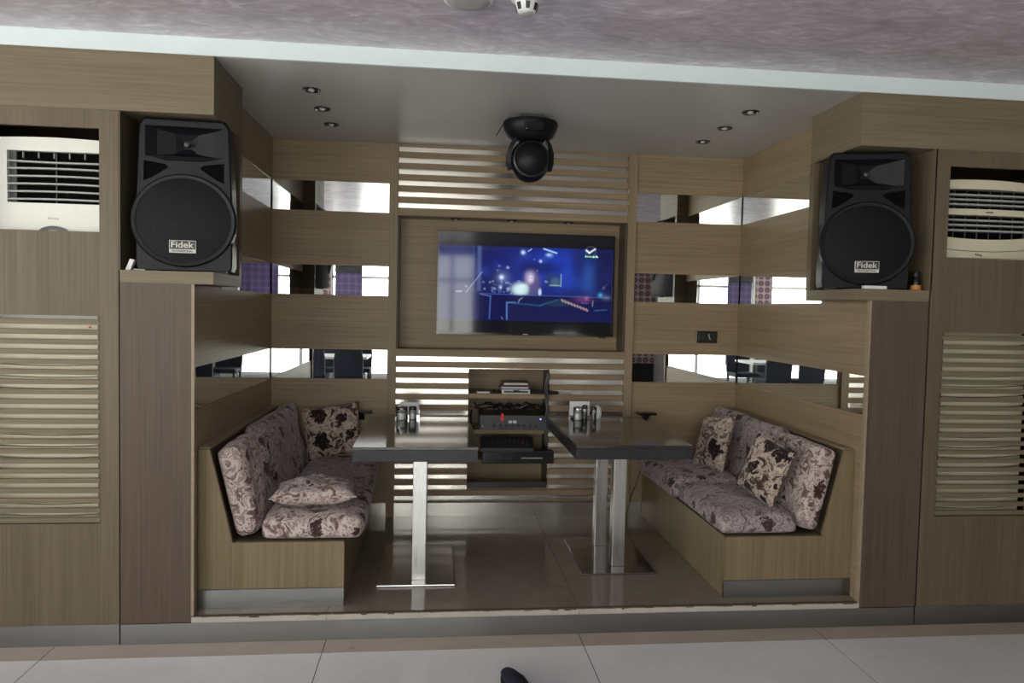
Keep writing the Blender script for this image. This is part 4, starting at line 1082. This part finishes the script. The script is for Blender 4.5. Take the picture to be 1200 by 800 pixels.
shaker(2.142, 1.29, 0.018, 0.098, 'pepper_fill', 'slim dark shaker in the middle of the right table set')
shaker(2.205, 1.29, 0.018, 0.088, 'pepper_fill', 'slim pepper shaker at the right end of the right table set')
t = thing('sugar_dispenser', (2.238, 1.32, ZT), 'small white sugar pot right of the pepper on the right table', 'pot')
c = (2.236, 1.33, ZT)
MB().lathe([(0.026, 0.001), (0.03, 0.02), (0.03, 0.05)], c, 24).build('pot', 'white_plastic', t, True)
MB().lathe([(0.03, 0.05), (0.026, 0.07), (0.012, 0.088), (0.004, 0.09)], c, 24).build('lid', 'white_plastic', t, True)

# black side trays on the back wall, just past each table end
for side, x0, x1, lab in (('left', 0.55, 0.70, 'black wedge shaped tray on the back wall left of the left table'), ('right', 2.60, 2.735, 'black wedge shaped tray on the back wall right of the right table')):
    t = thing('corner_tray', ((x0+x1)/2, D-0.04, 0.84), lab, 'tray', 'black trays on the back wall')
    MB().box(x0, x1, D-0.085, D-0.001, 0.872, 0.888, 0.003).build('plate', 'gloss_black', t)
    MB().prism([(D-0.07, 0.872), (D-0.001, 0.872), (D-0.001, 0.815)], 'x', (x0+x1)/2-0.02, (x0+x1)/2+0.02).build('bracket', 'black_plastic', t)
f = MB(); f.tube([(2.66, D-0.035, 0.56), (2.63, D-0.05, 0.45), (2.60, D-0.06, 0.36), (2.57, D-0.05, 0.27), (2.545, D-0.06, 0.17), (2.50, D-0.12, 0.137), (2.42, D-0.2, 0.136)], 0.004, 8)
single('floor_cable', f, 'black_plastic', 'thin black cable hanging behind the right table to the floor', 'cable', loc=(2.55, D-0.06, ZP+0.003), smooth=True)

# ------------------------------------------------------------------ ceiling fittings in the hall
t = thing('smoke_detector', (1.455, -0.665, CEIL), 'white smoke detector with dark vents on the hall ceiling', 'smoke detector')
c = (1.463, -0.665, CEIL)
MB().lathe([(0.062, 0.0), (0.062, -0.010), (0.048, -0.016)], c, 32).build('base', 'white_plastic', t, True)
MB().lathe([(0.046, -0.016), (0.044, -0.03), (0.034, -0.060), (0.030, -0.0625)], c, 32).build('body', 'white_plastic', t, True)
f = MB()
for k in range(7):
    a = 2*math.pi*k/7-math.pi/2
    p0 = Vector((c[0]+0.0435*math.cos(a), c[1]+0.0435*math.sin(a), CEIL-0.031)); p1 = Vector((c[0]+0.0365*math.cos(a), c[1]+0.0365*math.sin(a), CEIL-0.055))
    tg = Vector((-math.sin(a), math.cos(a), 0))*0.009; rd = Vector((math.cos(a), math.sin(a), 0))*0.0025
    f.loft([[p0-tg-rd, p0+tg-rd, p0+tg+rd, p0-tg+rd], [p1-tg*.8-rd, p1+tg*.8-rd, p1+tg*.8+rd, p1-tg*.8+rd]])
f.build('vents', 'black_plastic', t)
MB().lathe([(0.028, -0.0625), (0.026, -0.068), (0.014, -0.072)], c, 24).build('lens_cap', 'grey_print', t, True)
t = thing('ceiling_speaker', (1.238, -0.62, CEIL), 'round pale ceiling disc left of the smoke detector', 'ceiling disc')
c = (1.238, -0.62, CEIL)
MB().lathe([(0.098, 0.0), (0.098, -0.008), (0.088, -0.014)], c, 40).build('rim', 'white_plastic', t, True)
MB().lathe([(0.088, -0.012), (0.080, -0.018), (0.05, -0.021), (0.01, -0.022)], c, 40).build('cover', 'grey_print', t, True)

# ------------------------------------------------------------------ shoe toe on the hall floor
def shoe():
    t = thing('shoe', (1.375, -0.57, 0), 'dark navy shoe on the grey floor, toe towards the booth', 'shoe')
    def ring(k, w, h, z0, cx_, n_=14):
        return [(cx_+w*math.cos(2*math.pi*q/n_), k, z0+max(0, h*0.5*(1+math.sin(2*math.pi*q/n_)))) for q in range(n_)]
    ys_ = [(0.125, 0.006, 0.015, 1.0), (0.120, 0.022, 0.035, 1.0), (0.105, 0.034, 0.05, 1.0), (0.07, 0.044, 0.062, 1.0), (0.0, 0.048, 0.082, 1.0), (-0.06, 0.043, 0.105, 1.0), (-0.12, 0.04, 0.11, 1.0), (-0.145, 0.03, 0.10, 1.0)]
    MB().loft([ring(y, w, h, 0.012, 0.0) for y, w, h, _ in ys_]).build('upper', 'navy_leather', t, True, True)
    MB().prism([(x, y) for x, y in [(-0.006, 0.128), (0.006, 0.128), (0.03, 0.115), (0.044, 0.07), (0.05, 0.0), (0.042, -0.08), (0.036, -0.145), (-0.036, -0.145), (-0.042, -0.08), (-0.05, 0.0), (-0.044, 0.07), (-0.03, 0.115)]], 'z', 0.001, 0.013).build('sole', 'black_plastic', t, local=True)
    return t
sh = shoe(); sh.location = (1.488, -0.535, 0); sh.rotation_euler.z = math.radians(12); sh.scale = (0.82, 1, 0.9)

# ------------------------------------------------------------------ hall furniture seen in the mirrors
def chair():
    t = thing('dining_chair', (0, 0, 0), 'x', 'chair', 'navy chairs in the hall')
    MB().box(-0.23, 0.23, -0.23, 0.23, 0.42, 0.50, 0.025, 3).build('seat', 'navy_cloth', t, local=True)
    f = MB(); f.loft([[(-0.22, 0.19, 0.48), (0.22, 0.19, 0.48), (0.22, 0.25, 0.48), (-0.22, 0.25, 0.48)], [(-0.23, 0.21, 0.75), (0.23, 0.21, 0.75), (0.23, 0.27, 0.75), (-0.23, 0.27, 0.75)], [(-0.19, 0.245, 1.02), (0.19, 0.245, 1.02), (0.19, 0.29, 1.02), (-0.19, 0.29, 1.02)]])
    f.build('backrest', 'navy_cloth', t, local=True)
    for sx_ in (-1, 1):
        for sy_ in (-1, 1):
            f = MB(); f.loft([[(sx_*0.20+a*0.02, sy_*0.20+c*0.02, 0.43) for a, c in ((-1, -1), (1, -1), (1, 1), (-1, 1))], [(sx_*0.21+a*0.014, sy_*0.215+c*0.014, 0.001) for a, c in ((-1, -1), (1, -1), (1, 1), (-1, 1))]])
            f.build('leg', 'dark_wood_leg', t, local=True)
    return t
def hall_table():
    t = thing('hall_table', (0, 0, 0), 'x', 'table', 'white tables in the hall')
    MB().box(-0.55, 0.55, -0.4, 0.4, 0.72, 0.76, 0.004).build('tabletop', 'white_frame', t, local=True)
    MB().box(-0.05, 0.05, -0.05, 0.05, 0.02, 0.72).build('column', 'steel_post', t, local=True)
    MB().box(-0.3, 0.3, -0.22, 0.22, 0.001, 0.02, 0.003).build('base_plate', 'steel_base', t, local=True)
    return t
ct, tt = chair(), hall_table()
spots = [(-2.4, -2.6, 'by the near left windows'), (-0.55, -5.9, 'in front of the rear purple blind'), (2.75, -5.5, 'before the third rear window'), (6.5, -4.6, 'on the right side of the hall'), (-2.9, -5.7, 'in front of the first rear window')]
first = True
for i, (x, y, wh) in enumerate(spots):
    h = tt if i == 0 else copy_tree(tt)
    h.location = (x, y, 0); h['label'] = 'white topped hall table ' + wh
    for j, (dx, dy, a, wd) in enumerate(((-0.3, 0.62, 0, 'left front'), (0.3, 0.62, 0, 'right front'), (-0.3, -0.62, 180, 'left rear'), (0.3, -0.62, 180, 'right rear'))):
        c = ct if first else copy_tree(ct); first = False
        c.location = (x+dx, y+dy, 0); c.rotation_euler.z = math.radians(a)
        c['label'] = 'navy chair, %s of the table %s' % (wd, wh)
def tumbler(x, y, label):
    t = thing('tumbler', (x, y, 0.76), label, 'glass', 'tumblers on the hall tables')
    MB().lathe([(0.028, 0.001), (0.036, 0.11), (0.033, 0.11), (0.026, 0.008)], (x, y, 0.76), 24, cap=False).build('glass', 'drinking_glass', t, True)
    MB().lathe([(0.028, 0.001), (0.028, 0.008)], (x, y, 0.76), 24).build('base', 'drinking_glass', t, True)
tumbler(-2.2, -2.5, 'taller placed tumbler at the inner side of the table by the near left windows')
tumbler(-2.05, -2.75, 'tumbler at the outer corner of the table by the near left windows')
for x0, x1, z0, z1, lab in ((-0.80, -0.29, 0.57, 2.25, 'narrow purple ring print blind hanging in the second rear window'), (1.85, 2.56, 0.85, 2.54, 'wide purple ring print blind added to block light in the second rear window')):  # the wide one is added to hold daylight off the right side
    t = thing('roller_blind', ((x0+x1)/2, ROOM_Y0+0.03, z0), lab, 'blind', 'roller blinds on the rear windows')
    MB().box(x0, x1, ROOM_Y0+0.028, ROOM_Y0+0.032, z0+0.02, z1).build('fabric', 'ring_print_blind', t)
    MB().box(x0, x1, ROOM_Y0+0.005, ROOM_Y0+0.075, z1, z1+0.16, 0.01).build('cassette', 'grey_metal', t)
    MB().box(x0, x1, ROOM_Y0+0.02, ROOM_Y0+0.04, z0, z0+0.025, 0.003).build('bottom_bar', 'grey_metal', t)
for x0, x1, lab in ((-1.23, -0.90, 'ring print panel on the wall between the first two rear windows'), (5.05, 5.52, 'ring print panel on the wall left of the last rear window')):
    t = thing('wall_panel', ((x0+x1)/2, ROOM_Y0+0.01, 0.58), lab, 'wall panel', 'ring print panels on the rear wall')
    MB().box(x0, x1, ROOM_Y0+0.001, ROOM_Y0+0.02, 0.58, 2.6).build('panel', 'ring_print_panel', t)
    MB().box(x0, x1, ROOM_Y0+0.001, ROOM_Y0+0.03, 0.0, 0.58).build('base', 'black_plastic', t)
